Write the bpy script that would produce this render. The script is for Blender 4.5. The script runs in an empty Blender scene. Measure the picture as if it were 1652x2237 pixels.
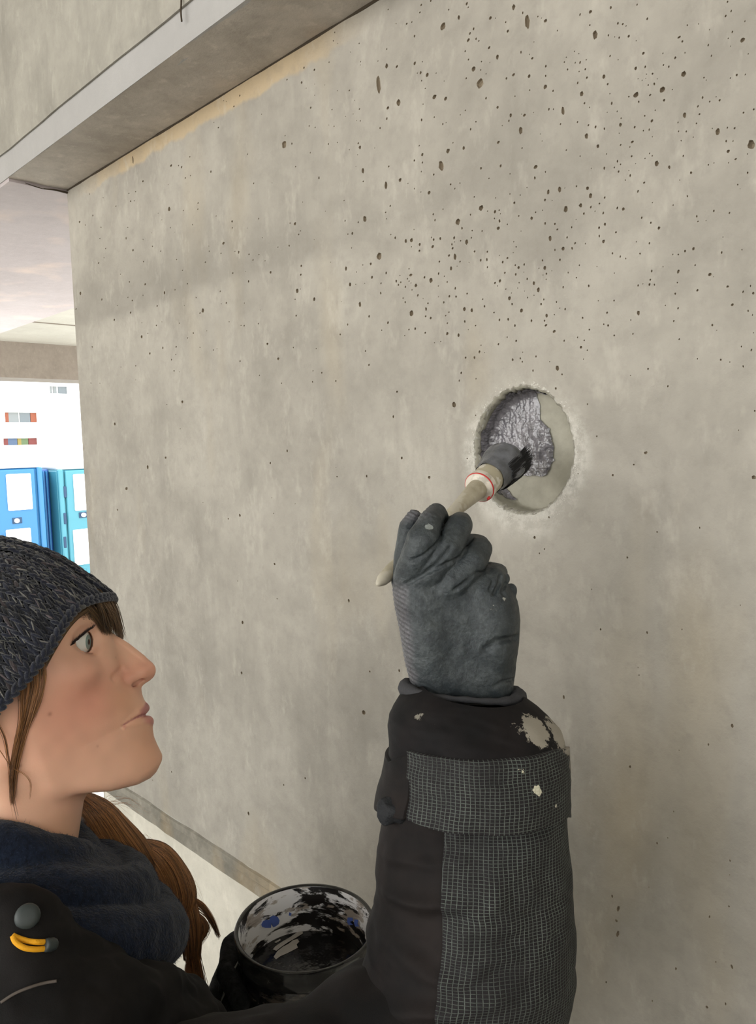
import bpy, math, random
import numpy as np
from mathutils import Vector, Matrix
from mathutils.geometry import delaunay_2d_cdt
rng = np.random.default_rng(7)
random.seed(7)

# ------------------------------------------------------------------ camera
F, CX, CY = 1680.0, 826.0, 1118.5
R = np.array([[0.69821444, 0.0465618, -0.71437287],
              [0.71540471, -0.08206807, 0.69387386],
              [-0.02631918, -0.99553846, -0.09061164]])   # cam (right, down, forward) -> world
CAM = np.array([0.0, 0.0, 1.65])
WY = 0.67                                                 # plane of the concrete wall
scene = bpy.context.scene
cd = bpy.data.cameras.new('camera')
cam = bpy.data.objects.new('camera', cd)
scene.collection.objects.link(cam)
scene.camera = cam
cd.sensor_fit = 'VERTICAL'
cd.sensor_height = 24.0
cd.lens = 24.0 * F / 2237.0
cd.clip_start = 0.02
cd.clip_end = 200
M = Matrix([[R[0][0], -R[0][1], -R[0][2], CAM[0]],
            [R[1][0], -R[1][1], -R[1][2], CAM[1]],
            [R[2][0], -R[2][1], -R[2][2], CAM[2]],
            [0, 0, 0, 1]])
cam.matrix_world = M

# ------------------------------------------------------------------ world, light, exposure
scene.view_settings.view_transform = 'Standard'
scene.view_settings.look = 'None'
scene.view_settings.gamma = 1
scene.view_settings.use_curve_mapping = False
scene.view_settings.exposure = 0.0
w = bpy.data.worlds.new('overcast_sky')
scene.world = w
w.use_nodes = True
nt = w.node_tree
bg = nt.nodes['Background']
tc = nt.nodes.new('ShaderNodeTexCoord')
sx = nt.nodes.new('ShaderNodeSeparateXYZ')
mr = nt.nodes.new('ShaderNodeMapRange')
mr.inputs['From Min'].default_value = -0.1
mr.inputs['From Max'].default_value = 0.9
mx = nt.nodes.new('ShaderNodeMix')
mx.data_type = 'RGBA'
mx.inputs['A'].default_value = (1.0, 0.97, 0.92, 1)
mx.inputs['B'].default_value = (0.86, 0.93, 1.0, 1)
nt.links.new(tc.outputs['Generated'], sx.inputs[0])
nt.links.new(sx.outputs['Z'], mr.inputs['Value'])
nt.links.new(mr.outputs[0], mx.inputs['Factor'])
nt.links.new(mx.outputs['Result'], bg.inputs['Color'])
bg.inputs['Strength'].default_value = 5.6

# ------------------------------------------------------------------ helpers
col = scene.collection
BASE = {}


def ray(u, v):
    return R @ np.array([(u - CX) / F, (v - CY) / F, 1.0])


def P(u, v, d):
    return CAM + ray(u, v) * d


def onwall(u, v, y=WY):
    r = ray(u, v)
    return CAM + r * (y / r[1])


def onx(u, v, x):
    r = ray(u, v)
    return CAM + r * (x / r[0])


def tag(o, label=None, cat=None, group=None, kind=None):
    if label: o['label'] = label
    if cat: o['category'] = cat
    if group: o['group'] = group
    if kind: o['kind'] = kind
    return o


def empty(name, loc, label=None, cat=None, group=None):
    o = bpy.data.objects.new(name, None)
    o.empty_display_size = 0.05
    o.location = [float(q) for q in loc]
    col.objects.link(o)
    BASE[o.name] = np.array(loc, float)
    return tag(o, label, cat, group)


def link(o, parent):
    col.objects.link(o)
    if parent is not None:
        o.parent = parent
        BASE[o.name] = BASE[parent.name]
    else:
        BASE[o.name] = np.zeros(3)
    return o


def mesh(name, V, faces, mat, parent=None, smooth=True, colors=None, uv=None, **kw):
    """V in world coordinates; faces: ndarray (n,3|4) or list of lists"""
    V = np.asarray(V, float)
    base = BASE[parent.name] if parent is not None else np.zeros(3)
    me = bpy.data.meshes.new(name)
    if isinstance(faces, np.ndarray):
        k = faces.shape[1]
        n = len(faces)
        me.vertices.add(len(V))
        me.vertices.foreach_set('co', (V - base).astype(np.float32).ravel())
        me.loops.add(n * k)
        me.loops.foreach_set('vertex_index', faces.astype(np.int32).ravel())
        me.polygons.add(n)
        me.polygons.foreach_set('loop_start', np.arange(0, n * k, k, dtype=np.int32))
        me.update(calc_edges=True)
    else:
        me.from_pydata((V - base).tolist(), [], [list(map(int, f)) for f in faces])
        me.update()
    me.polygons.foreach_set('use_smooth', [smooth] * len(me.polygons))
    if colors is not None:
        ca = me.color_attributes.new('Col', 'FLOAT_COLOR', 'POINT')
        c4 = np.ones((len(V), 4), np.float32)
        c4[:, :3] = colors
        ca.data.foreach_set('color', c4.ravel())
    if uv is not None:
        ul = me.uv_layers.new(name='UVMap')
        li = np.empty(len(me.loops), np.int32)
        me.loops.foreach_get('vertex_index', li)
        ul.data.foreach_set('uv', np.asarray(uv, np.float32)[li].ravel())
    me.materials.append(mat)
    o = bpy.data.objects.new(name, me)
    link(o, parent)
    return tag(o, **kw) if kw else o


def cat_meshes(parts):
    Vs, Fs, n = [], [], 0
    for V, Fc in parts:
        Vs.append(np.asarray(V, float))
        Fs += [[i + n for i in f] for f in Fc]
        n += len(V)
    return np.concatenate(Vs), Fs


def box_vf(x0, x1, y0, y1, z0, z1):
    V = [(x, y, z) for x in (x0, x1) for y in (y0, y1) for z in (z0, z1)]
    Fc = [(0, 1, 3, 2), (4, 6, 7, 5), (0, 4, 5, 1), (2, 3, 7, 6), (0, 2, 6, 4), (1, 5, 7, 3)]
    return np.array(V, float), [list(f) for f in Fc]


def rbox_vf(x0, x1, y0, y1, z0, z1, r):
    """box with all edges chamfered"""
    V = []
    idx = {}
    for i, x in enumerate((x0, x1)):
        for j, y in enumerate((y0, y1)):
            for k, z in enumerate((z0, z1)):
                sx_, sy_, sz_ = (1 if i else -1), (1 if j else -1), (1 if k else -1)
                idx[(i, j, k, 0)] = len(V); V.append((x, y - sy_ * r, z - sz_ * r))
                idx[(i, j, k, 1)] = len(V); V.append((x - sx_ * r, y, z - sz_ * r))
                idx[(i, j, k, 2)] = len(V); V.append((x - sx_ * r, y - sy_ * r, z))
    Fc = []
    for i in (0, 1):
        Fc.append([idx[(i, 0, 0, 0)], idx[(i, 1, 0, 0)], idx[(i, 1, 1, 0)], idx[(i, 0, 1, 0)]])
        Fc.append([idx[(0, i, 0, 1)], idx[(1, i, 0, 1)], idx[(1, i, 1, 1)], idx[(0, i, 1, 1)]])
        Fc.append([idx[(0, 0, i, 2)], idx[(1, 0, i, 2)], idx[(1, 1, i, 2)], idx[(0, 1, i, 2)]])
    for a in (0, 1):
        for b in (0, 1):
            Fc.append([idx[(a, b, 0, 0)], idx[(a, b, 1, 0)], idx[(a, b, 1, 1)], idx[(a, b, 0, 1)]])
            Fc.append([idx[(a, 0, b, 0)], idx[(a, 1, b, 0)], idx[(a, 1, b, 2)], idx[(a, 0, b, 2)]])
            Fc.append([idx[(0, a, b, 1)], idx[(1, a, b, 1)], idx[(1, a, b, 2)], idx[(0, a, b, 2)]])
            for c in (0, 1):
                Fc.append([idx[(a, b, c, 0)], idx[(a, b, c, 1)], idx[(a, b, c, 2)]])
    return np.array(V, float), Fc


def loft(rings, closed=True, cap0=False, cap1=False):
    """rings: list of (n,3) arrays"""
    n = len(rings[0])
    V = np.concatenate(rings)
    Fc = []
    m = n if closed else n - 1
    for i in range(len(rings) - 1):
        for j in range(m):
            a = i * n + j
            b = i * n + (j + 1) % n
            Fc.append([a, b, b + n, a + n])
    if cap0: Fc.append(list(range(n))[::-1])
    if cap1: Fc.append([(len(rings) - 1) * n + j for j in range(n)])
    return V, Fc


def frame_of(d):
    d = np.asarray(d, float)
    d = d / np.linalg.norm(d)
    h = np.array([0, 0, 1.0]) if abs(d[2]) < 0.9 else np.array([1.0, 0, 0])
    x = np.cross(h, d); x /= np.linalg.norm(x)
    return x, np.cross(d, x), d


def lathe(o, axis, prof, n=32, cap0=False, cap1=False, sq=None):
    """prof: (dist along axis, radius)"""
    x, y, d = frame_of(axis)
    if sq is not None: x, y = sq
    a = np.linspace(0, 2 * math.pi, n, endpoint=False)
    rings = [o + d * t + r * (np.cos(a)[:, None] * x + np.sin(a)[:, None] * y) for t, r in prof]
    return loft(rings, True, cap0, cap1)


def catmull(pts, n):
    pts = np.asarray(pts, float)
    k = len(pts)
    t = np.linspace(0, k - 1, n)
    i = np.clip(t.astype(int), 0, k - 2)
    f = (t - i)[:, None]
    p0 = pts[np.clip(i - 1, 0, k - 1)]; p1 = pts[i]; p2 = pts[i + 1]; p3 = pts[np.clip(i + 2, 0, k - 1)]
    return 0.5 * ((2 * p1) + (-p0 + p2) * f + (2 * p0 - 5 * p1 + 4 * p2 - p3) * f ** 2 + (-p0 + 3 * p1 - 3 * p2 + p3) * f ** 3)


def tube_vf(pts, rad, n=8):
    pts = np.asarray(pts, float)
    rad = np.broadcast_to(np.asarray(rad, float), (len(pts),))
    tan = np.gradient(pts, axis=0)
    x, y, _ = frame_of(tan[0])
    rings = []
    a = np.linspace(0, 2 * math.pi, n, endpoint=False)
    for p, t, r in zip(pts, tan, rad):
        t = t / (np.linalg.norm(t) + 1e-12)
        x = x - t * np.dot(x, t); x /= np.linalg.norm(x) + 1e-12
        y = np.cross(t, x)
        rings.append(p + r * (np.cos(a)[:, None] * x + np.sin(a)[:, None] * y))
    return loft(rings, True, True, True)


def strands(name, lines, r, mat, parent, taper=True, tone=None, **kw):
    """lines: list of (n,3) world arrays -> one mesh of fine three-sided tubes"""
    groups = {}
    for L in lines: groups.setdefault(len(L), []).append(L)
    VV, TT, CC, off = [], [], [], 0
    for n, Ls in groups.items():
        A = np.asarray(Ls, float)                        # (m, n, 3)
        m = len(A)
        T = np.gradient(A, axis=1)
        T /= np.linalg.norm(T, axis=2, keepdims=True) + 1e-12
        up = np.array([0.31, 0.52, 0.79])
        N1 = np.cross(T, up); N1 /= np.linalg.norm(N1, axis=2, keepdims=True) + 1e-9
        N2 = np.cross(T, N1)
        tt = np.linspace(0, 1, n)
        rr = (r * (1 - 0.8 * tt ** 3) if taper else np.full(n, r))[None, :, None]
        ring = np.stack([A + rr * (math.cos(a) * N1 + math.sin(a) * N2) for a in (0, 2.0944, 4.18879)], 2)   # m,n,3,3
        ids = np.arange(m * n * 3).reshape(m, n, 3) + off
        nx = np.roll(ids, -1, 2)
        q = np.stack([ids[:, :-1], nx[:, :-1], nx[:, 1:], ids[:, 1:]], -1).reshape(-1, 4)
        VV.append(ring.reshape(-1, 3)); TT.append(q); off += m * n * 3
        if tone is not None:
            f = np.clip(rng.beta(1.3, 2.0, (m, 1, 1)) + 0.08 * np.sin(np.linspace(0, 5, n))[None, :, None], 0, 1)
            c0, c1 = np.array(tone[0]), np.array(tone[1])
            CC.append(np.repeat(c0 + (c1 - c0) * f, 3, axis=1).reshape(-1, 3))
    if tone is not None: kw['colors'] = np.concatenate(CC)
    return mesh(name, np.concatenate(VV), np.concatenate(TT), mat, parent, **kw)


# smooth value noise on points (numpy, trilinear)
_G = rng.random((32, 32, 32)).astype(np.float32)


def vnoise(p, s):
    q = np.asarray(p, float) * s + 100.3
    i = np.floor(q).astype(int)
    f = q - i
    f = f * f * (3 - 2 * f)
    out = 0
    for dx in (0, 1):
        for dy in (0, 1):
            for dz in (0, 1):
                wt = (f[..., 0] if dx else 1 - f[..., 0]) * (f[..., 1] if dy else 1 - f[..., 1]) * (f[..., 2] if dz else 1 - f[..., 2])
                out = out + wt * _G[(i[..., 0] + dx) % 32, (i[..., 1] + dy) % 32, (i[..., 2] + dz) % 32]
    return out - 0.5


# ---- signed distance volumes and surface nets
class Vol:
    def __init__(s, lo, hi, h):
        s.lo = np.array(lo, float); s.h = h
        s.n = np.ceil((np.array(hi, float) - s.lo) / h).astype(int) + 1
        s.X, s.Y, s.Z = [(s.lo[i] + h * np.arange(s.n[i])).astype(np.float32).reshape([-1 if j == i else 1 for j in range(3)]) for i in range(3)]
        s.F = np.full(s.n, 1e3, np.float32)

    def sub_box(s, c0, c1):
        sl = []
        for i in range(3):
            a = int(max(0, math.floor((c0[i] - s.lo[i]) / s.h)))
            b = int(min(s.n[i], math.ceil((c1[i] - s.lo[i]) / s.h) + 1))
            sl.append(slice(a, max(a, b)))
        return tuple(sl)

    def ax(s, sl):
        return s.X[sl[0]], s.Y[:, sl[1]], s.Z[:, :, sl[2]]

    def cone(s, p, q, r0, r1):
        m = max(r0, r1) * 2.2 + 8 * s.h
        sl = s.sub_box(np.minimum(p, q) - m, np.maximum(p, q) + m)
        X, Y, Z = s.ax(sl)
        d = np.array(q, float) - p
        L2 = float(d @ d) + 1e-9
        t = np.clip(((X - p[0]) * d[0] + (Y - p[1]) * d[1] + (Z - p[2]) * d[2]) / L2, 0, 1)
        D = np.sqrt((X - p[0] - t * d[0]) ** 2 + (Y - p[1] - t * d[1]) ** 2 + (Z - p[2] - t * d[2]) ** 2) - (r0 + (r1 - r0) * t)
        return sl, D

    def ell(s, c, r, rot=None):
        m = max(r) * 2.0 + 8 * s.h
        sl = s.sub_box(np.array(c) - m, np.array(c) + m)
        X, Y, Z = s.ax(sl)
        x, y, z = X - c[0], Y - c[1], Z - c[2]
        if rot is not None:
            x, y, z = [rot[i][0] * x + rot[i][1] * y + rot[i][2] * z for i in range(3)]
        k0 = np.sqrt((x / r[0]) ** 2 + (y / r[1]) ** 2 + (z / r[2]) ** 2)
        k1 = np.sqrt((x / r[0] ** 2) ** 2 + (y / r[1] ** 2) ** 2 + (z / r[2] ** 2) ** 2) + 1e-9
        return sl, k0 * (k0 - 1) / k1

    def union(s, slD, k=0.0):
        sl, D = slD
        A = s.F[sl]
        if k > 0:
            hh = np.clip(0.5 + 0.5 * (A - D) / k, 0, 1)
            s.F[sl] = A + (D - A) * hh - k * hh * (1 - hh)
        else:
            s.F[sl] = np.minimum(A, D)

    def cut(s, slD, k=0.0):
        sl, D = slD
        A = s.F[sl]
        B = -D
        if k > 0:
            hh = np.clip(0.5 - 0.5 * (A - B) / k, 0, 1)
            s.F[sl] = A + (B - A) * hh + k * hh * (1 - hh)
        else:
            s.F[sl] = np.maximum(A, B)

    def chain(s, pts, rs, k, seg=None):
        sl0 = s.sub_box(np.min(pts, axis=0) - 2.5 * max(rs) - 8 * s.h, np.max(pts, axis=0) + 2.5 * max(rs) + 8 * s.h)
        D = np.full(s.F[sl0].shape, 1e3, np.float32)
        X, Y, Z = s.ax(sl0)
        for i in range(len(pts) - 1):
            p, q = np.array(pts[i], float), np.array(pts[i + 1], float)
            d = q - p
            L2 = float(d @ d) + 1e-9
            t = np.clip(((X - p[0]) * d[0] + (Y - p[1]) * d[1] + (Z - p[2]) * d[2]) / L2, 0, 1)
            D = np.minimum(D, np.sqrt((X - p[0] - t * d[0]) ** 2 + (Y - p[1] - t * d[1]) ** 2 + (Z - p[2] - t * d[2]) ** 2) - (rs[i] + (rs[i + 1] - rs[i]) * t))
        s.union((sl0, D), k)

    def mesh(s):
        Fv = s.F
        S = Fv < 0
        nx, ny, nz = s.n
        cnt = np.zeros((nx - 1, ny - 1, nz - 1), np.int8)
        for dx in (0, 1):
            for dy in (0, 1):
                for dz in (0, 1):
                    cnt += S[dx:nx - 1 + dx, dy:ny - 1 + dy, dz:nz - 1 + dz]
        ii, jj, kk = np.nonzero((cnt > 0) & (cnt < 8))
        idx = np.full(cnt.shape, -1, np.int32)
        idx[ii, jj, kk] = np.arange(len(ii))
        acc = np.zeros((len(ii), 3)); num = np.zeros(len(ii))
        cs = [(a, b, c) for a in (0, 1) for b in (0, 1) for c in (0, 1)]
        val = {c: Fv[ii + c[0], jj + c[1], kk + c[2]].astype(float) for c in cs}
        for a in cs:
            for ax_ in range(3):
                if a[ax_] == 0:
                    b = list(a); b[ax_] = 1; b = tuple(b)
                    fa, fb = val[a], val[b]
                    m = (fa < 0) != (fb < 0)
                    t = np.where(m, fa / np.where(m, fa - fb, 1), 0)
                    p = np.tile(np.array(a, float), (len(ii), 1))
                    p[:, ax_] += t
                    acc += p * m[:, None]; num += m
        V = (acc / num[:, None] + np.stack([ii, jj, kk], 1)) * s.h + s.lo
        quads = []
        for ax_ in range(3):
            u_, v_ = [(1, 2), (2, 0), (0, 1)][ax_]
            sl = [slice(1, -1)] * 3
            sl[ax_] = slice(0, -1)
            sl2 = list(sl); sl2[ax_] = slice(1, None)
            a = S[tuple(sl)]; b = S[tuple(sl2)]
            I = np.stack(np.nonzero(a != b), 1)
            inside_first = a[tuple(I.T)]
            off = np.array([1, 1, 1]); off[ax_] = 0
            I = I + off
            def cell(du, dv):
                J = I.copy(); J[:, u_] -= du; J[:, v_] -= dv
                return idx[J[:, 0], J[:, 1], J[:, 2]]
            q = np.stack([cell(1, 1), cell(0, 1), cell(0, 0), cell(1, 0)], 1)
            q[~inside_first] = q[~inside_first][:, ::-1]
            quads.append(q)
        Q = np.concatenate(quads)
        Q = Q[(Q >= 0).all(1)]
        return V, Q


def vnormals(V, Q):
    n = np.cross(V[Q[:, 2]] - V[Q[:, 0]], V[Q[:, 3]] - V[Q[:, 1]])
    N = np.zeros_like(V)
    for k in range(4):
        np.add.at(N, Q[:, k], n)
    return N / (np.linalg.norm(N, axis=1)[:, None] + 1e-12)


def poly_sdf(A, B, poly):
    """signed distance (negative inside) of grids A,B to polygon"""
    d = np.full(np.broadcast(A, B).shape, 1e9)
    ins = np.zeros(d.shape, bool)
    n = len(poly)
    for i in range(n):
        p, q = poly[i], poly[(i + 1) % n]
        e = q - p
        t = np.clip(((A - p[0]) * e[0] + (B - p[1]) * e[1]) / (e @ e + 1e-12), 0, 1)
        d = np.minimum(d, (A - p[0] - t * e[0]) ** 2 + (B - p[1] - t * e[1]) ** 2)
        c = ((p[1] > B) != (q[1] > B)) & (A < (q[0] - p[0]) * (B - p[1]) / (q[1] - p[1] + 1e-12) + p[0])
        ins ^= c
    d = np.sqrt(d)
    return np.where(ins, -d, d)


# ------------------------------------------------------------------ materials
def srgb(*c):
    return tuple(((q / 255) / 12.92 if q / 255 <= 0.04045 else ((q / 255 + 0.055) / 1.055) ** 2.4) for q in c)


class NT:
    def __init__(s, name, rough=0.6, base=(0.5, 0.5, 0.5), spec=0.5):
        s.m = bpy.data.materials.new(name); s.m.use_nodes = True
        s.t = s.m.node_tree; s.b = s.t.nodes['Principled BSDF']
        s.b.inputs['Roughness'].default_value = rough
        s.b.inputs['Base Color'].default_value = (*base, 1)
        s.b.inputs['Specular IOR Level'].default_value = spec

    def n(s, typ, **kw):
        nd = s.t.nodes.new('ShaderNode' + typ)
        for k, v in kw.items():
            if hasattr(nd, k) and not k.startswith('i_'): setattr(nd, k, v)
            else: nd.inputs[k[2:] if k.startswith('i_') else k].default_value = v
        return nd

    def l(s, a, b): s.t.links.new(a, b)

    def obj(s, scale=(1, 1, 1), rot=(0, 0, 0)):
        g = s.n('NewGeometry')
        mp = s.n('Mapping'); mp.inputs['Scale'].default_value = scale; mp.inputs['Rotation'].default_value = rot
        s.l(g.outputs['Position'], mp.inputs['Vector'])
        return mp.outputs[0]

    def noise(s, vec, scale, detail=4, rough=0.55, dist=0.0):
        nd = s.n('TexNoise'); nd.inputs['Scale'].default_value = scale; nd.inputs['Detail'].default_value = detail
        nd.inputs['Roughness'].default_value = rough; nd.inputs['Distortion'].default_value = dist
        s.l(vec, nd.inputs['Vector'])
        return nd.outputs['Fac']

    def ramp(s, fac, stops):
        r = s.n('ValToRGB')
        while len(r.color_ramp.elements) < len(stops): r.color_ramp.elements.new(0.5)
        for e, (p, c) in zip(r.color_ramp.elements, stops):
            e.position = p; e.color = (*c, 1) if len(c) == 3 else c
        s.l(fac, r.inputs[0])
        return r.outputs[0]

    def mix(s, fac, a, b, mode='MIX'):
        m = s.n('Mix'); m.data_type = 'RGBA'; m.blend_type = mode
        for k, v in (('Factor', fac), ('A', a), ('B', b)):
            i = m.inputs[k]
            if isinstance(v, (int, float)): i.default_value = v
            elif isinstance(v, tuple): i.default_value = (*v, 1)
            else: s.l(v, i)
        return m.outputs['Result']

    def math(s, op, a, b=0.0, clamp=False):
        m = s.n('Math'); m.operation = op; m.use_clamp = clamp
        for i, v in enumerate((a, b)):
            if isinstance(v, (int, float)): m.inputs[i].default_value = v
            else: s.l(v, m.inputs[i])
        return m.outputs[0]

    def maprange(s, v, a, b, c=0.0, d=1.0, smooth=False):
        m = s.n('MapRange')
        if smooth: m.interpolation_type = 'SMOOTHSTEP'
        for i, x in zip(('From Min', 'From Max', 'To Min', 'To Max'), (a, b, c, d)): m.inputs[i].default_value = x
        s.l(v, m.inputs['Value'])
        return m.outputs[0]

    def bump(s, h, strength, dist, prev=None):
        b = s.n('Bump'); b.inputs['Strength'].default_value = strength; b.inputs['Distance'].default_value = dist
        s.l(h, b.inputs['Height'])
        if prev is not None: s.l(prev, b.inputs['Normal'])
        return b.outputs[0]

    def color(s, c): s.l(c, s.b.inputs['Base Color'])

    def normal(s, c): s.l(c, s.b.inputs['Normal'])

    def set(s, **kw):
        for k, v in kw.items(): s.b.inputs[k.replace('_', ' ')].default_value = v
        return s


def concrete(name, dark, light, streak=0.5, stain=None, rough=0.75, band=False, mottle=1.0):
    m = NT(name, rough, spec=0.3)
    v = m.obj()
    vs = m.obj((1, 1, 0.22))
    c = m.ramp(m.noise(v, 3.0, 5, 0.6), [(0.3, dark), (0.7, light)])
    n2 = m.noise(v, 26.0, 4, 0.6)
    c = m.mix(m.maprange(n2, 0.35, 0.7, 0, 0.3 * mottle), c, tuple(q * 1.22 for q in light))
    n3 = m.noise(vs, 14.0, 4, 0.6)
    c = m.mix(m.maprange(n3, 0.52, 0.72, 0, 0.55 * streak), c, tuple(q * 0.72 for q in dark))
    n5 = m.noise(m.obj((1, 1, 0.15)), 22.0, 3, 0.5)
    c = m.mix(m.maprange(n5, 0.6, 0.75, 0, 0.30 * streak), c, tuple(q * 1.25 for q in light))
    n4 = m.noise(v, 7.5, 5, 0.65, 0.4)
    c = m.mix(m.maprange(n4, 0.48, 0.66, 0, 0.38 * mottle), c, tuple(q * 0.8 for q in dark))
    if stain is not None:
        n6 = m.noise(m.obj((1, 1, 0.3)), 6.0, 3, 0.5)
        c = m.mix(m.maprange(n6, 0.56, 0.72, 0, 0.38), c, stain)
    if band:
        sp = m.n('SeparateXYZ'); g = m.n('NewGeometry'); m.l(g.outputs['Position'], sp.inputs[0])
        wob = m.math('MULTIPLY', m.math('SUBTRACT', m.noise(v, 5.0, 3), 0.5), 0.03)
        z = m.math('ADD', sp.outputs['Z'], wob)
        up = m.maprange(z, 1.885, 1.91, 0, 1, True)
        dn = m.maprange(z, 1.925, 2.02, 1, 0, True)
        left = m.maprange(sp.outputs['X'], -0.95, -0.6, 1, 0.25, True)
        f = m.math('MULTIPLY', m.math('MULTIPLY', up, dn), m.math('MULTIPLY', left, 0.45))
        c = m.mix(f, c, tuple(q * 0.78 for q in dark))
        # tan water stain under the soffit
        zz = m.math('ADD', sp.outputs['Z'], m.math('MULTIPLY', m.math('SUBTRACT', m.noise(v, 18.0, 3), 0.5), 0.035))
        tp = m.maprange(zz, 2.132, 2.140, 0, 1, True)
        xr = m.math('MULTIPLY', m.maprange(sp.outputs['X'], -1.52, -1.4, 0, 1, True), m.maprange(sp.outputs['X'], -0.86, -0.66, 1, 0, True))
        pat = m.maprange(m.noise(m.obj((1, 1, 0.1)), 7.0, 2), 0.32, 0.5, 0.2, 0.8)
        c = m.mix(m.math('MULTIPLY', m.math('MULTIPLY', tp, xr), pat), c, srgb(184, 163, 130))
        # pale grinding dust round the drilled recess
        dx = m.math('DIVIDE', m.math('ADD', sp.outputs['X'], 0.4722), 0.0628)
        dz = m.math('DIVIDE', m.math('SUBTRACT', sp.outputs['Z'], 1.632), 0.0672)
        dd = m.math('SQRT', m.math('ADD', m.math('MULTIPLY', dx, dx), m.math('MULTIPLY', dz, dz)))
        side = m.maprange(m.math('ADD', dz, m.math('MULTIPLY', m.math('ABSOLUTE', dx), -0.35)), -0.2, 0.8, 1.0, 0.25, True)
        halo = m.math('MULTIPLY', m.maprange(dd, 1.0, 1.42, 1, 0, True), side)
        hn = m.maprange(m.noise(v, 75, 5, 0.75), 0.42, 0.62, 0, 1)
        c = m.mix(m.math('MULTIPLY', halo, m.math('ADD', m.math('MULTIPLY', hn, 0.75), 0.15)), c, srgb(206, 203, 194))
    n8 = m.noise(v, 55.0, 5, 0.7)
    c = m.mix(m.maprange(n8, 0.5, 0.72, 0, 0.22 * mottle), c, tuple(q * 0.72 for q in dark))
    n9 = m.noise(m.obj((1, 1, 0.5)), 38.0, 4, 0.65)
    c = m.mix(m.maprange(n9, 0.56, 0.72, 0, 0.35 * mottle), c, tuple(q * 1.3 for q in light))
    m.color(c)
    h = m.math('ADD', m.math('MULTIPLY', m.noise(v, 60, 5, 0.65), 0.5), m.math('MULTIPLY', m.noise(v, 9, 3), 1.0))
    nb = m.bump(h, 0.30, 0.006)
    nb = m.bump(m.noise(v, 420, 2), 0.22, 0.0012, nb)
    m.normal(nb)
    return m.m


M_wall = concrete('board_marked_concrete', srgb(143, 138, 129), srgb(170, 165, 155), 0.6, srgb(172, 157, 128), band=True)
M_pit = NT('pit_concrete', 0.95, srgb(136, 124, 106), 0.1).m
M_soff = concrete('soffit_concrete', srgb(158, 150, 140), srgb(186, 178, 168), 0.2, srgb(206, 178, 150), mottle=1.3)
M_strip = concrete('smooth_grout', srgb(160, 158, 156), srgb(172, 170, 168), 0.15, mottle=0.3)
M_fascia = concrete('drip_stained_concrete', srgb(143, 139, 130), srgb(168, 164, 154), 1.0)
M_pink = concrete('underside_concrete', srgb(170, 161, 162), srgb(180, 172, 173), 0.0, srgb(226, 202, 184), mottle=0.5)
M_plinth = concrete('plinth_concrete', srgb(112, 108, 98), srgb(142, 137, 126), 0.3, srgb(190, 160, 110), mottle=2.0)
M_lower = concrete('lower_wall_concrete', srgb(190, 185, 172), srgb(208, 203, 190), 0.3)
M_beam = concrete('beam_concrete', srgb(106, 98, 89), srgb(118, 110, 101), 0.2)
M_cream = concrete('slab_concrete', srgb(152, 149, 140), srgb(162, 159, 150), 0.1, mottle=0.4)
M_floor = concrete('floor_concrete', srgb(120, 116, 108), srgb(150, 146, 138), 0.0)
M_ground = concrete('pale_gravel', srgb(196, 192, 182), srgb(214, 210, 200), 0.0)

# ------------------------------------------------------------------ the setting
ZS = 2.164          # soffit
Z_PL0, Z_PL1 = 0.9682, 0.9290   # plinth strip
XE = -1.552         # wall end
XR = 1.6


def px_wall(u, v):
    p = onwall(u, v)
    return p[0], p[2]


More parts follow.
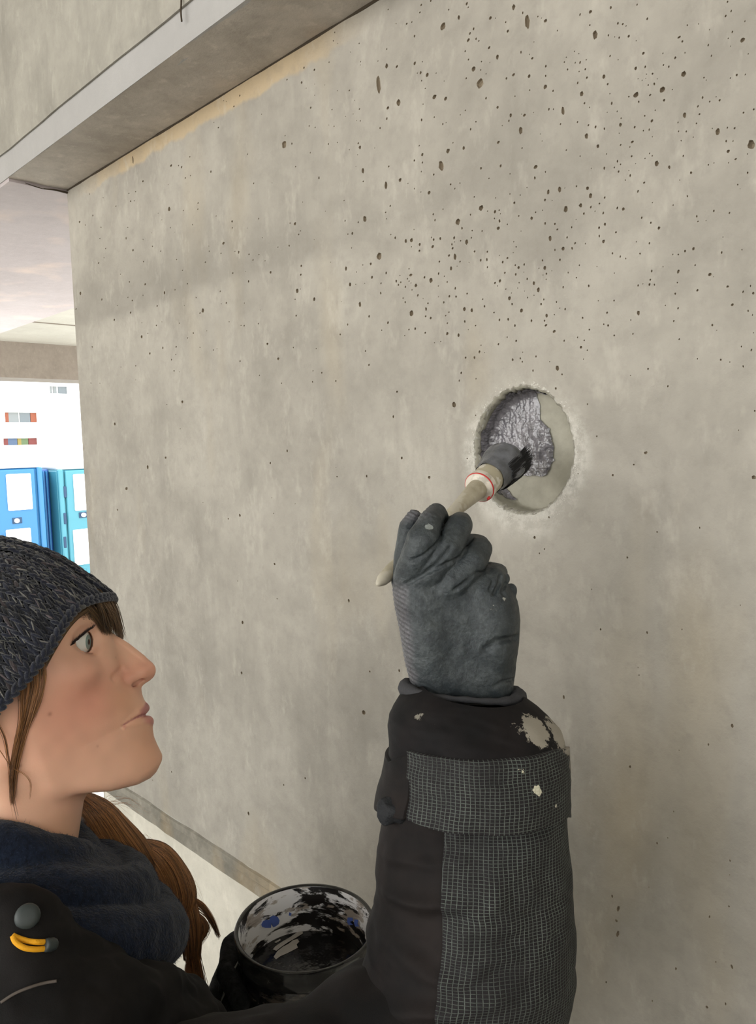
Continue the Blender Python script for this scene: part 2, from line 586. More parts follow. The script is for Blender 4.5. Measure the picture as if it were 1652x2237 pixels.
# pits: (u, v, ru, rv, tilt)
S7 = 0.5157
pits7 = [(325,112,11,16),(683,92,10,33),(625,30,7,12),(393,74,5,10),(526,77,6,7),(760,88,7,7),(600,132,5,6),(433,170,6,7),(1037,33,4,7),(950,50,7,7),(1067,99,4,6),(1113,153,5,6),(1326,158,8,5),(1595,170,10,9),(1175,226,6,6),(1310,245,5,6),(1142,290,6,8),(1345,314,11,12),(1255,380,12,13),(1144,402,11,12),(1203,403,5,5),(1262,425,5,6),(1350,487,7,12),(1211,512,6,6),(1078,528,6,8),(1490,558,9,14),(1632,612,15,20),(1534,641,7,7),(1566,674,6,4),(556,242,6,10),(521,202,5,6),(455,293,8,10),(482,353,14,20),(691,323,6,8),(624,317,6,6),(759,368,8,9),(52,360,9,40),(87,280,6,11),(130,282,5,6),(206,268,5,7),(259,317,6,9),(290,410,8,10),(337,417,7,8),(137,435,8,15),(92,457,6,7),(557,455,5,6),(613,489,5,9),(655,553,8,16),(671,488,6,6),(834,470,6,18),(914,397,7,11),(1007,325,6,10),(560,603,6,6),(414,627,5,8),(347,639,7,10),(238,655,5,7),(318,701,10,22),(487,713,4,5),(718,708,8,8),(820,803,7,12),(846,887,9,14),(938,797,7,8),(951,828,7,11),(909,870,7,9),(1090,885,6,8),(487,881,10,11),(546,897,5,7),(389,939,9,14),(560,967,7,8),(267,816,6,7),(84,785,6,16),(144,762,6,8),(1285,709,5,8),(1231,693,9,13),(1377,732,5,6),(934,577,7,12),(982,620,6,8),(1128,601,6,5),(1012,950,5,7),(1241,966,6,7),(1387,1054,6,7),(780,1010,6,12),(835,1053,7,9),(192,1018,7,8),(282,1045,6,6),(55,1085,10,17),(377,1088,6,13),(360,1137,5,9),(275,1187,7,11),(190,1165,7,6),(646,1134,5,6),(757,1135,6,9),(567,1190,5,7),(711,1199,5,8),(730,1228,6,10),(607,1264,6,9),(1457,1163,8,7),(1532,1214,6,5),(1404,1230,5,5),(1641,1242,5,6),(1552,1291,6,6),(1154,1326,6,10),(192,1328,8,13),(254,1309,4,8),(416,1309,6,9),(448,1314,5,9),(765,1337,5,8),(762,1378,6,5),(392,1420,5,8),(344,1413,5,7),(910,1471,5,6),(636,1444,4,5),(797,1404,6,6),(1327,1437,4,4),(1503,1524,4,5),(970,147,10,20)]
pitsL = [(427,305,5,10),(435,120,4,5),(657,450,5,6),(722,488,3,6),(961,367,5,7),(1258,346,7,13),(1043,687,5,9),(1195,625,5,9),(1237,708,5,11),(971,652,6,9),(570,735,5,10),(858,573,4,6),(764,612,3,6),(310,847,4,7),(407,660,3,8),(890,940,5,6),(844,877,4,6),(483,1123,4,6),(246,1491,6,6),(336,1401,4,9),(412,1360,4,5),(928,1331,3,6),(1205,408,4,6),(1178,557,4,10),(1063,172,3,6),(604,146,3,6),(345,918,3,5),(244,428,2,6),(325,624,3,5),(103,332,2,5),(480,127,3,5),(915,32,9,16),(927,47,6,8),(1237,42,5,8),(1250,142,5,11),(1135,1035,3,4),(1075,1000,3,4),(285,970,2,3),(376,716,3,4),(437,944,2,4)]
pitsP = [(1411,989,4,3),(1351,1985,3,7),(1347,2012,3,3),(1350,2040,3,8),(1647,1043,5,4),(992,884,4,6),(1218,804,3.5,6),(1168,1174,2.5,3.5),(795,1557,4,5),(762,1312,2,4),(528,1470,2,3),(808,1467,2,2),(530,1360,2,4),(1232,1523,2,4),(1043,1696,2,2),(938,1043,3,3),(600,1232,2,3),(1377,1675,2.5,3),(1545,2200,3,3),(1436,1842,2,2.5),(1593,1980,2,2),(1477,2116,2,3),(1385,1015,2.2,2.2),(1339,1038,2.5,2.5),(1304,953,2,2),(1436,1162,2,2),(1483,740,3,3),(1416,806,2.2,2.2),(1371,1218,2,2.5),(1414,1382,2,3),(543,1777,2,4),(667,1700,1.6,2.5),(620,1715,1.6,2)]
pits = [(800 + x * S7, y * S7, a * S7, b * S7, 0.15) for x, y, a, b in pits7]
pits += [(150 + x * 0.5145, 300 + y * 0.5145, a * 0.5145, b * 0.5145, 0.1) for x, y, a, b in pitsL]
pits += [(u, v, a, b, -0.25 if v > 1900 else 0.1) for u, v, a, b in pitsP]
pits += [(290.5, 349, 1.2, 9, 0.05), (283.5, 378, 1.2, 30, 0.06)]
gx = []
for k in range(7500):
    u, v = rng.uniform(160, 1652), rng.uniform(0, 2237)
    if v < 1009 - 0.617 * (u + 816) + 12: continue
    # density follows the photograph: thick band upper right, sparse low
    dens = 0.10
    if v < 850: dens = 0.22
    dens += 0.75 * math.exp(-(((u - 1100) / 260) ** 2 + ((v - 600) / 130) ** 2)) + 0.45 * math.exp(-(((u - 1350) / 300) ** 2 + ((v - 250) / 200) ** 2))
    dens += 0.35 * math.exp(-(((u - 900) / 160) ** 2 + ((v - 640) / 120) ** 2)) + 0.15 * math.exp(-(((u - 400) / 200) ** 2 + ((v - 560) / 150) ** 2))
    if v > 850: dens *= 0.3
    if v > 1250: dens *= 0.6
    if rng.random() > dens * 0.75: continue
    r = rng.uniform(0.8, 2.0) * (1.2 if u > 800 else 0.85)
    if rng.random() < 0.07: r *= 1.5
    gx.append((u, v, r * rng.uniform(0.75, 1.0), r * rng.uniform(1.0, 1.6), rng.uniform(-0.3, 0.3)))
# no overlaps
hole_c = np.array([-0.4722, 1.6372]); hole_r = np.array([0.0628, 0.0672])
keep = []
acc = []
for p in pits + gx:
    x, z = px_wall(p[0], p[1])
    px_m = abs(px_wall(p[0] + 1, p[1])[0] - x); pz_m = abs(px_wall(p[0], p[1] + 1)[1] - z)
    rr = max(p[2] * px_m, p[3] * pz_m) + 0.0009
    if z > ZS - 0.003 - rr or x < XE + 0.004 + rr or abs(z - Z_PL0) < rr + 0.002 or abs(z - Z_PL1) < rr + 0.002 or z < Z_PL1: continue
    if (((x - hole_c[0]) / (hole_r[0] + rr + 0.004)) ** 2 + ((z - hole_c[1]) / (hole_r[1] + rr + 0.004)) ** 2) < 1: continue
    if any((x - q[0]) ** 2 + (z - q[1]) ** 2 < (rr + q[2]) ** 2 for q in acc): continue
    acc.append((x, z, rr))
    keep.append((x, z, p[2] * px_m, p[3] * pz_m, p[4], p[3]))

# wall sheet with every pit and the core hole cut out of it
pts = [(XE, Z_PL0), (XR, Z_PL0), (XR, ZS + 0.05), (XE, ZS + 0.05)]
edges = [(0, 1), (1, 2), (2, 3), (3, 0)]
NH = 120
ha = np.linspace(0, 2 * math.pi, NH, endpoint=False)
hj = 1 + 0.010 * np.interp(ha, ha, rng.standard_normal(NH)) + 0.012 * vnoise(np.stack([np.cos(ha) * 3, np.sin(ha) * 3, ha * 0], 1), 1.3)
hole_xy = np.stack([hole_c[0] + hole_r[0] * np.cos(ha) * hj, hole_c[1] + hole_r[1] * np.sin(ha) * hj], 1)
loops = []


def add_loop(P2):
    s = len(pts)
    pts.extend([tuple(map(float, q)) for q in P2])
    n = len(P2)
    edges.extend([(s + i, s + (i + 1) % n) for i in range(n)])
    loops.append((s, n))


add_loop(hole_xy)
pit_V, pit_F, pit_C = [], [], 0
for (x, z, rx, rz, tl, rpx) in keep:
    n = 12 if rpx > 5 else (8 if rpx > 2.2 else 6)
    a = np.linspace(0, 2 * math.pi, n, endpoint=False) + rng.uniform(0, 1)
    jit = 1 + rng.uniform(-0.16, 0.16, n)
    q = np.stack([np.cos(a) * rx * jit, np.sin(a) * rz * jit], 1)
    q = np.stack([q[:, 0] * math.cos(tl) - q[:, 1] * math.sin(tl) + x, q[:, 0] * math.sin(tl) + q[:, 1] * math.cos(tl) + z], 1)
    add_loop(q)
    dep = min(1.5 * min(rx, rz), 0.004) + 0.0006
    r0 = np.stack([q[:, 0], np.full(n, WY), q[:, 1]], 1)
    c = np.array([x, WY, z])
    r1 = c + (r0 - c) * 0.86 + np.array([0, dep * 0.65, 0])
    r2 = c + (r0 - c) * 0.45 + np.array([0, dep, 0])
    V_, F_ = loft([r0, r1, r2], True, False, True)
    pit_V.append(V_); pit_F += [[i + pit_C for i in f] for f in F_]; pit_C += len(V_)
# extra interior points keep triangles shapely
res = delaunay_2d_cdt([Vector(p) for p in pts], edges, [], 0, 1e-7)
rv, re, rf = res[0], res[1], res[2]
RV = np.array([(p.x, p.y) for p in rv])
tri = np.array([list(f) for f in rf if len(f) == 3])
cen = RV[tri].mean(1)
bad = np.zeros(len(tri), bool)
PT = np.array(pts)
for (s, n) in loops:
    L = PT[s:s + n]
    c = L.mean(0); rad = np.abs(L - c).max() * 1.1
    cand = np.nonzero((np.abs(cen - c) < rad).all(1) & ~bad)[0]
    if len(cand):
        bad[cand] |= poly_sdf(cen[cand, 0], cen[cand, 1], L) < 0
inb = (cen[:, 0] > XE) & (cen[:, 0] < XR) & (cen[:, 1] > Z_PL0) & (cen[:, 1] < ZS + 0.05)
tri = tri[~bad & inb]
WV = np.stack([RV[:, 0], np.full(len(RV), WY), RV[:, 1]], 1)
nrm = np.cross(WV[tri[:, 1]] - WV[tri[:, 0]], WV[tri[:, 2]] - WV[tri[:, 0]])[:, 1]
tri[nrm > 0] = tri[nrm > 0][:, ::-1]
wall_main = mesh('wall_right', WV, tri, M_wall, smooth=False, kind='structure', label='pale cast concrete wall full of small air holes')
mesh('air_hole_linings', np.concatenate(pit_V), pit_F, M_pit, wall_main, smooth=False, kind='stuff')
# thickness of the wall behind: end face, back and top
ev, ef = cat_meshes([
    (np.array([(XE, WY, -0.3), (XE, 1.19, -0.3), (XE, 1.19, ZS), (XE, WY, ZS)]), [[0, 1, 2, 3]]),
    (np.array([(XE, 1.19, -0.3), (XR, 1.19, -0.3), (XR, 1.19, ZS), (XE, 1.19, ZS)]), [[0, 1, 2, 3]])])
mesh('end_face', ev, ef, M_wall, wall_main, smooth=False)

# recess strip low on the wall and the lighter wall below it
xs = np.linspace(XE, XR, 200)
prof = [(WY, Z_PL0), (WY - 0.004, Z_PL0 - 0.002), (WY - 0.0045, Z_PL0 - 0.014), (WY - 0.001, Z_PL0 - 0.018), (WY - 0.0045, Z_PL0 - 0.022), (WY - 0.004, Z_PL1 + 0.002), (WY + 0.002, Z_PL1)]
rings = []
for (yy, zz) in prof:
    jx = np.stack([xs * 30, xs * 0 + yy * 50, xs * 0 + zz * 40], 1)
    rings.append(np.stack([xs, yy + 0.0022 * vnoise(jx, 1.0), zz + 0.003 * vnoise(jx + 7, 0.9)], 1))
V_, F_ = loft(rings, closed=False)
mesh('trim_1', V_, F_, M_plinth, smooth=False, kind='structure', label='rough greyish formwork strip running along the foot of the wall')
V_, F_ = box_vf(XE, XR, WY + 0.001, 1.19, -0.3, Z_PL1 + 0.001)
mesh('wall_lower', V_, F_, M_lower, smooth=False, kind='structure', label='lighter concrete wall below the formwork strip')


# core hole
def ringat(y, sc, k=0.0):
    j = 1 + k * rng.standard_normal(NH)
    return np.stack([hole_c[0] + (hole_xy[:, 0] - hole_c[0]) * sc * j, np.full(NH, y), hole_c[1] + (hole_xy[:, 1] - hole_c[1]) * sc * j], 1)


HD = 0.028
M_core = NT('drilled_core_concrete', 0.6, spec=0.35)
c_ = M_core.ramp(M_core.noise(M_core.obj(), 40, 4), [(0.35, srgb(146, 143, 129)), (0.65, srgb(166, 162, 148))])
M_core.color(c_); M_core.normal(M_core.bump(M_core.noise(M_core.obj(), 200, 3), 0.2, 0.002))
V_, F_ = loft([ringat(WY, 1), ringat(WY + 0.0018, 0.965, 0.006), ringat(WY + 0.006, 0.955, 0.004), ringat(WY + 0.02, 0.955), ringat(WY + HD - 0.003, 0.95), ringat(WY + HD, 0.92), ringat(WY + HD + 0.001, 0.5), ringat(WY + HD + 0.001, 0.02)], True, False, True)
mesh('core_hole', V_, F_, M_core.m, wall_main, smooth=True, label='round drilled recess, grey paint in its left half')

# wet paint inside: one film on the bore, one on the floor of the recess
def jr_at(a): return np.interp(a % (2 * math.pi), np.append(ha, 2 * math.pi), np.append(hj, hj[0]))


def nz3(x, y, z, s1): return vnoise(np.stack([x * s1, y * s1, z * s1 + 0 * x], -1), 1.0)


def edge_x(bz, bx):      # right-hand limit of the paint on the floor
    e = np.interp(bz, [-0.05, -0.03, -0.012, 0.0, 0.012, 0.022, 0.032, 0.045, 0.06], [0.004, 0.010, 0.020, 0.021, 0.019, 0.017, 0.006, 0.004, 0.001])
    return e + 0.004 * nz3(bx, bz, 2, 120) + 0.003 * nz3(bx, bz, 5, 300)


gx2, gz2 = np.meshgrid(np.linspace(-0.066, 0.034, 200), np.linspace(-0.05, 0.068, 230), indexing='ij')
ang2 = np.arctan2(gz2 / hole_r[1], gx2 / hole_r[0])
rad2 = np.sqrt((gx2 / hole_r[0]) ** 2 + (gz2 / hole_r[1]) ** 2) / jr_at(ang2)
pm2 = (rad2 < 0.955) & (gx2 < edge_x(gz2, gx2)) & (gz2 > -0.028 + 0.006 * nz3(gx2, gz2, 8, 110))
wx = gx2 + 0.004 * nz3(gx2, gz2, 1, 70); wz = gz2 + 0.004 * nz3(gx2, gz2, 3, 70)
fold = np.abs(nz3(wx, wz, 4, 150)); fold2 = np.abs(nz3(wx, wz, 9, 330))
gl2 = np.exp(-(((gx2 - 0.006) / 0.017) ** 2 + ((gz2 - 0.006) / 0.020) ** 2))
gl2 = np.maximum(gl2, 0.55 * np.exp(-(((gx2 - 0.014) / 0.007) ** 2 + ((gz2 + 0.012) / 0.012) ** 2)))
dab = nz3(gx2 * 1.0, gz2 * 0.45, 6, 380)
l2 = 0.0012 + 0.0011 * dab + 0.0006 * nz3(gx2, gz2, 7, 600) + gl2 * (0.0066 * np.sqrt(np.abs(nz3(wx, wz, 4, 95)) + 0.01) + 0.0016 * fold) - 0.0018 * np.clip((rad2 - 0.85) / 0.1, 0, 1) * 0
fall = np.clip((edge_x(gz2, gx2) - gx2) / 0.004, 0.12, 1) ** 0.6
l2 = l2 * fall
up2 = np.clip((rad2 - 0.80) / 0.155, 0, 1) ** 2 * 0.006        # fillet up to the bore
PV = np.stack([hole_c[0] + gx2, WY + HD - np.clip(l2, 0.0004, 0.01) - up2, hole_c[1] + gz2], -1).reshape(-1, 3)
ids = np.arange(PV.shape[0]).reshape(gx2.shape)
quad = np.stack([ids[:-1, :-1], ids[1:, :-1], ids[1:, 1:], ids[:-1, 1:]], -1)
q1_ = quad[pm2[:-1, :-1] & pm2[1:, :-1] & pm2[1:, 1:] & pm2[:-1, 1:]]
na, ns = 620, 60
A_, S_ = np.meshgrid(np.linspace(0.9, 4.25, na), np.linspace(0, 1, ns), indexing='ij')
st = vnoise(np.stack([A_ * 34 + 1.2 * np.sin(S_ * 5 + A_ * 7), S_ * 3.2, A_ * 0], -1), 1.0)
st2 = vnoise(np.stack([A_ * 70, S_ * 9, A_ * 0 + 4], -1), 1.0)
lf2 = 0.0012 + 0.0016 * st + 0.0008 * st2
rr3 = 0.955 * jr_at(A_) - np.clip(lf2, 0.0003, 1) / 0.065 - np.clip((S_ - 0.8) / 0.2, 0, 1) ** 2 * 0.05
PB = np.stack([hole_c[0] + hole_r[0] * rr3 * np.cos(A_), WY + 0.002 + S_ * (HD - 0.004), hole_c[1] + hole_r[1] * rr3 * np.sin(A_)], -1)
lip = 0.10 + 0.30 * (vnoise(np.stack([A_ * 7, A_ * 0, A_ * 0], -1), 1.0) + 0.5) + 0.5 * np.clip((1.25 - A_) / 0.35, 0, 1) + 0.7 * np.clip((A_ - 3.85) / 0.4, 0, 1)
pmb = S_ > lip
idb = np.arange(na * ns).reshape(na, ns) + len(PV)
quad = np.stack([idb[:-1, :-1], idb[:-1, 1:], idb[1:, 1:], idb[1:, :-1]], -1)
q2_ = quad[pmb[:-1, :-1] & pmb[1:, :-1] & pmb[1:, 1:] & pmb[:-1, 1:]]
PV = np.concatenate([PV, PB.reshape(-1, 3)])
quad = np.concatenate([q1_, q2_])
M_paint = NT('wet_grey_paint', 0.13, srgb(150, 146, 150), 0.6)
vv = M_paint.obj()
M_paint.color(M_paint.ramp(M_paint.noise(vv, 160, 4), [(0.3, srgb(84, 82, 86)), (0.7, srgb(126, 123, 128))]))
M_paint.normal(M_paint.bump(M_paint.noise(vv, 420, 3), 0.5, 0.0016))
M_paint.set(Coat_Weight=0.6, Coat_Roughness=0.06)
used, inv = np.unique(quad, return_inverse=True)
mesh('wet_paint', PV[used], inv.reshape(-1, 4), M_paint.m, wall_main, smooth=True, kind='stuff', label='wet grey paint with glossy folds and brush streaks')
# broken pale rim
M_rimc = NT('chipped_rim', 0.9, spec=0.2)
M_rimc.color(M_rimc.ramp(M_rimc.noise(M_rimc.obj(), 110, 4, 0.7), [(0.42, srgb(136, 132, 121)), (0.62, srgb(184, 181, 172))]))
M_rimc.normal(M_rimc.bump(M_rimc.noise(M_rimc.obj(), 300, 3), 0.6, 0.002))
NR = 360
ar = np.linspace(0, 2 * math.pi, NR, endpoint=False)
rgs = []
for sc, yy_, am in ((1.022, 0.0006, 0.012), (1.008, -0.0002, 0.010), (0.990, 0.0002, 0.010), (0.968, 0.0022, 0.008), (0.952, 0.006, 0.004)):
    jn = jr_at(ar) * sc * (1 + am * vnoise(np.stack([np.cos(ar) * 9, np.sin(ar) * 9, ar * 0 + sc * 3], 1), 1.0) + am * vnoise(np.stack([np.cos(ar) * 30, np.sin(ar) * 30, ar * 0 + sc * 9], 1), 1.0))
    yn = yy_ * (1 + 0 * ar) + 0.0010 * vnoise(np.stack([np.cos(ar) * 22, np.sin(ar) * 22, ar * 0 + sc * 5], 1), 1.0)
    rgs.append(np.stack([hole_c[0] + hole_r[0] * jn * np.cos(ar), WY + yn, hole_c[1] + hole_r[1] * jn * np.sin(ar)], 1))
V_, F_ = loft(rgs)
mesh('chipped_rim', V_, F_, M_rimc.m, wall_main, smooth=False)

# white crumbs and dust smears round the rim
M_chip = NT('fresh_concrete_dust', 0.9, srgb(192, 189, 180), 0.2).m
cv, cf, cn = [], [], 0
for k in range(1700):
    a = rng.uniform(0, 2 * math.pi)
    wgt = 0.12 + 0.9 * math.exp(-((a - 4.25) / 0.55) ** 2) + 0.7 * math.exp(-((a - 3.25) / 0.22) ** 2) + 0.7 * math.exp(-((a - 6.05) / 0.25) ** 2) + 0.4 * math.exp(-((a - 5.2) / 0.5) ** 2)
    if rng.random() > wgt: continue
    q = 1.0 + abs(rng.normal(0.0, 0.055)) + 0.012
    if 4.9 < a < 5.6: q += 0.05 * rng.random()
    x = hole_c[0] + hole_r[0] * q * math.cos(a); z = hole_c[1] + hole_r[1] * q * math.sin(a)
    r = rng.uniform(0.00025, 0.0009) * (1.3 if q < 1.05 else 0.8) * (1.6 if rng.random() < 0.06 else 1)
    ang = np.linspace(0, 2 * math.pi, 6, endpoint=False) + rng.uniform(0, 1)
    rg = np.stack([x + np.cos(ang) * r * rng.uniform(0.6, 1.3, 6), np.full(6, WY - 0.0001), z + np.sin(ang) * r * rng.uniform(0.6, 1.3, 6)], 1)
    top = np.array([x, WY - r * 0.35, z])
    V_ = np.concatenate([rg, rg * 0.5 + top * 0.5 + np.array([0, -r * 0.05, 0]), top[None]])
    F_ = [[i, (i + 1) % 6, 6 + (i + 1) % 6, 6 + i] for i in range(6)] + [[6 + i, 6 + (i + 1) % 6, 12] for i in range(6)]
    cv.append(V_); cf += [[i + cn for i in f] for f in F_]; cn += 13
mesh('rim_crumbs', np.concatenate(cv), cf, M_chip, wall_main, smooth=True, kind='stuff', label='whitish crumbled concrete round the rim of the recess')

# beam over the wall: soffit, grout strip, fascia
XL = -14.0
YF, YB = 0.558, 1.195
V_, F_ = box_vf(XL, XE - 0.0, YF + 0.002, YB, ZS - 0.006, ZS + 0.30)
mesh('ceiling_lintel', V_, F_, M_pink, smooth=False, kind='structure', label='pinkish pale underside of the lintel beyond the wall end')
nx_ = 260
xs = np.linspace(XE, XR, nx_)
rings = [np.stack([xs, np.full(nx_, WY + 0.02), np.full(nx_, ZS)], 1)]
for t in np.linspace(0, 1, 8):
    yy = WY * (1 - t) + YF * t
    jj = np.stack([xs * 12, xs * 0 + yy * 30, xs * 0], 1)
    rings.append(np.stack([xs, np.full(nx_, yy), ZS + 0.002 * vnoise(jj, 1.0)], 1))
V_, F_ = loft(rings, closed=False)
mesh('ceiling_soffit', V_, F_, M_soff, smooth=True, kind='structure', label='mottled grey beam soffit meeting the top of the wall')
V_, F_ = cat_meshes([box_vf(XL, XR, YF, YF + 0.02, ZS + 0.0005, ZS + 0.050)])
mesh('trim_2', V_, F_, M_strip, smooth=False, kind='structure', label='smooth pale grout strip along the beam edge')
fx = np.linspace(XL, XR, 400)
rings = []
for zz, yy in ((ZS + 0.048, YF + 0.004), (ZS + 0.046, YF - 0.004), (ZS + 0.06, YF - 0.007), (ZS + 0.75, YF - 0.007)):
    jj = np.stack([fx * 14, fx * 0 + zz, fx * 0], 1)
    rings.append(np.stack([fx, yy + 0 * fx, zz + (0.006 * vnoise(jj, 1.0) if zz < ZS + 0.1 else 0 * fx)], 1))
V_, F_ = loft(rings, closed=False)
mesh('wall_fascia', V_, F_, M_fascia, smooth=False, kind='structure', label='drip-stained vertical beam face above the pale grout strip')
# dark uneven joint line between wall and soffit
M_joint = NT('dark_joint', 0.95, srgb(70, 62, 52), 0.1).m
jx = np.linspace(XE + 0.002, XR, 500)
jr = 0.0012 + 0.0026 * np.clip(vnoise(np.stack([jx * 25, jx * 0, jx * 0], 1), 1.0) + 0.25, 0, 1) + 0.0012 * np.abs(vnoise(np.stack([jx * 160, jx * 0, jx * 0], 1), 1.0))
V_, F_ = tube_vf(np.stack([jx, np.full(500, WY + 0.0006), np.full(500, ZS - 0.0006)], 1), jr, 6)
mesh('trim_3', V_, F_, M_joint, smooth=False, kind='structure', label='dark ragged joint between wall and beam soffit')
# crack at the beam end
c0, c1 = onx(55, 399, XE), onx(146, 420, XE)
def onz(u, v, z):
    r = ray(u, v); return CAM + r * ((z - CAM[2]) / r[2])
cr = catmull([onz(56, 400, ZS - 0.006), onz(90, 411, ZS - 0.006), onz(120, 415, ZS - 0.006), onz(147, 421, ZS - 0.006)], 40)
V_, F_ = tube_vf(cr + 0.002 * np.stack([vnoise(cr, 60), vnoise(cr + 5, 60), cr[:, 2] * 0], 1), np.linspace(0.0006, 0.0022, 40), 5)
mesh('trim_4', V_, F_, M_joint, smooth=False, kind='structure', label='thin dark crack where the soffit meets the lintel')
c0 = onwall(397, 47, YF - 0.008); 
V_, F_ = tube_vf(catmull([c0, onwall(395, 25, YF - 0.008), onwall(396, 0, YF - 0.008), onwall(396, -60, YF - 0.008)], 20), 0.0012, 5)
mesh('trim_5', V_, F_, M_joint, smooth=False, kind='structure', label='dark vertical crack in the upper beam face')

# upper ceiling above the camera side, floor, unseen walls added to block and shape the daylight
V_, F_ = box_vf(-4.4, 3.0, -2.6, YF - 0.004, ZS + 0.74, ZS + 0.94)
mesh('ceiling', V_, F_, M_fascia, smooth=False, kind='structure')
V_, F_ = box_vf(-3.1, 3.2, -3.4, 3.4, -0.32, 0.0)
mesh('floor', V_, F_, M_floor, smooth=False, kind='structure')
V_, F_ = box_vf(XR, XR + 0.2, -2.6, 1.19, 0.0, 2.1)
mesh('wall_lightblock_rear', V_, F_, M_lower, smooth=False, kind='structure')  # unseen occluder behind the camera, left open above to light the face

V_, F_ = box_vf(0.1, XR + 0.2, -2.6, -2.4, 0.0, 1.9)
mesh('wall_lightblock_left', V_, F_, M_lower, smooth=False, kind='structure')  # unseen, added to keep the lower right dim; height sets the light let in
V_, F_ = box_vf(-3.2, -3.0, -2.6, 0.4, 0.0, ZS + 0.74)
mesh('wall_lightblock_front', V_, F_, M_lower, smooth=False, kind='structure')  # unseen blocker, added to cut daylight from the wall-end side

V_, F_ = box_vf(-3.0, 0.1, -2.6, -2.45, 0.0, 0.9)
mesh('wall_lightblock_low', V_, F_, M_lower, smooth=False, kind='structure')  # unseen low blocker, added to stop light bouncing up off the ground

# the bay beyond: higher slab, down-stand beam
XB = -7.5
zt = 0.5 * (onx(0, 743, XB)[2] + onx(165, 757, XB)[2])
zb = 0.5 * (onx(0, 822, XB)[2] + onx(168, 832, XB)[2])
V_, F_ = box_vf(XB - 0.4, XE - 0.6, YB, 9.0, zt, zt + 0.25)
mesh('ceiling_bay', V_, F_, M_cream, smooth=False, kind='structure', label='cream slab underside of the far bay')
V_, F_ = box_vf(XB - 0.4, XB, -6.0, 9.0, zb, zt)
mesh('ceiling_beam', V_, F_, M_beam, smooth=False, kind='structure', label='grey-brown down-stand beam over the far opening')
c0 = onz(65, 702, zt); c1 = onz(165, 715, zt)
V_, F_ = box_vf(c0[0] - 0.01, c0[0] + 0.01, YB, 6.0, zt - 0.006, zt + 0.01)
mesh('trim_6', V_, F_, M_beam, smooth=False, kind='structure', label='thin joint line across the far slab')
ZG = -1.1
V_, F_ = box_vf(-60, -4.3, -30, 40, ZG - 0.3, ZG)
mesh('ground', V_, F_, M_ground, smooth=False, kind='structure', label='pale open ground outside')

# ------------------------------------------------------------------ portable toilets outside
XT = -11.0
M_blue = NT('light_blue_plastic', 0.45, srgb(42, 108, 156)).m
M_blue2 = NT('deep_blue_plastic', 0.45, srgb(22, 72, 136)).m
M_aqua = NT('aqua_plastic', 0.45, srgb(62, 128, 144)).m
M_white = NT('white_plastic', 0.5, srgb(238, 240, 240)).m
M_dkblue = NT('dark_blue_fitting', 0.5, srgb(14, 52, 84)).m


def yz(u, v, x=XT):
    p = onx(u, v, x)
    return p[1], p[2]


def cabin(u0, u1, mat, label, panel_u0, panel_u1):
    y0 = yz(u0, 1060)[0]; y1 = yz(u1, 1060)[0]
    ztop = yz(0.5 * (u0 + u1), 1023)[1]
    root = empty('portable_toilet', (XT - 0.55, 0.5 * (y0 + y1), ZG), label, 'portable toilet', 'portable toilets on the ground outside')
    m = 0.0
    V_, F_ = rbox_vf(XT - 1.15, XT, y0, y1, ZG, ztop, 0.03)
    mesh('cabin_shell', V_, F_, mat, root, smooth=False)
    V_, F_ = rbox_vf(XT - 1.2, XT + 0.03, y0 - 0.01, y1 + 0.01, ztop, ztop + 0.10, 0.03)
    mesh('roof', V_, F_, M_white, root, smooth=False)
    # door leaf, with corner posts
    dy0 = y0 + 0.10; dy1 = y1 - 0.10
    V_, F_ = rbox_vf(XT, XT + 0.035, dy0, dy1, ZG + 0.12, ztop - 0.02, 0.012)
    d = mesh('door', V_, F_, mat, root, smooth=False)
    for (a, b) in ((y0, y0 + 0.07), (y1 - 0.07, y1)):
        V_, F_ = rbox_vf(XT - 0.02, XT + 0.05, a, b, ZG, ztop, 0.012)
        mesh('corner_post', V_, F_, mat, root, smooth=False)
    for vv0, vv1 in ((1036, 1116), (1157, 1235)):
        ya, yb = yz(panel_u0, 0.5 * (vv0 + vv1))[0], yz(panel_u1, 0.5 * (vv0 + vv1))[0]
        za, zb_ = yz(panel_u0, vv1)[1], yz(panel_u0, vv0)[1]
        V_, F_ = rbox_vf(XT + 0.035, XT + 0.05, ya, yb, za, zb_, 0.012)
        mesh('door_panel', V_, F_, M_white, d, smooth=False, label='white raised panel')
    ya = yz(panel_u0 + 12, 1138)[0]; yb = yz(panel_u0 + 33, 1138)[0]
    za = yz(40, 1143)[1]; zb_ = yz(40, 1130)[1]
    V_, F_ = rbox_vf(XT + 0.034, XT + 0.045, ya, yb, za, zb_, 0.004)
    mesh('lock_plate', V_, F_, M_dkblue, d, smooth=False)
    cc = np.array([XT + 0.05, 0.5 * (ya + yb) - 0.01, 0.5 * (za + zb_)])
    V_, F_ = lathe(cc, (1, 0, 0), [(-0.01, 0.032), (0.02, 0.032), (0.03, 0.022), (0.032, 0.0005)], 16)
    mesh('lock_knob', V_, F_, M_white, d)
    for vv in (1075, 1133, 1185):
        yh = yz(u0 + 4, vv)[0]; zh = yz(u0 + 4, vv)[1]
        V_, F_ = rbox_vf(XT + 0.03, XT + 0.06, yh + 0.04, yh + 0.08, zh - 0.08, zh + 0.08, 0.006)
        mesh('hinge', V_, F_, M_dkblue, d, smooth=False)
    return root


cabin(-42, 92, M_blue, 'light blue portable toilet with white door panels, left of the dark blue gap', 13, 67)
cabin(126, 262, M_aqua, 'aqua portable toilet partly hidden by the concrete wall edge', 159, 213)
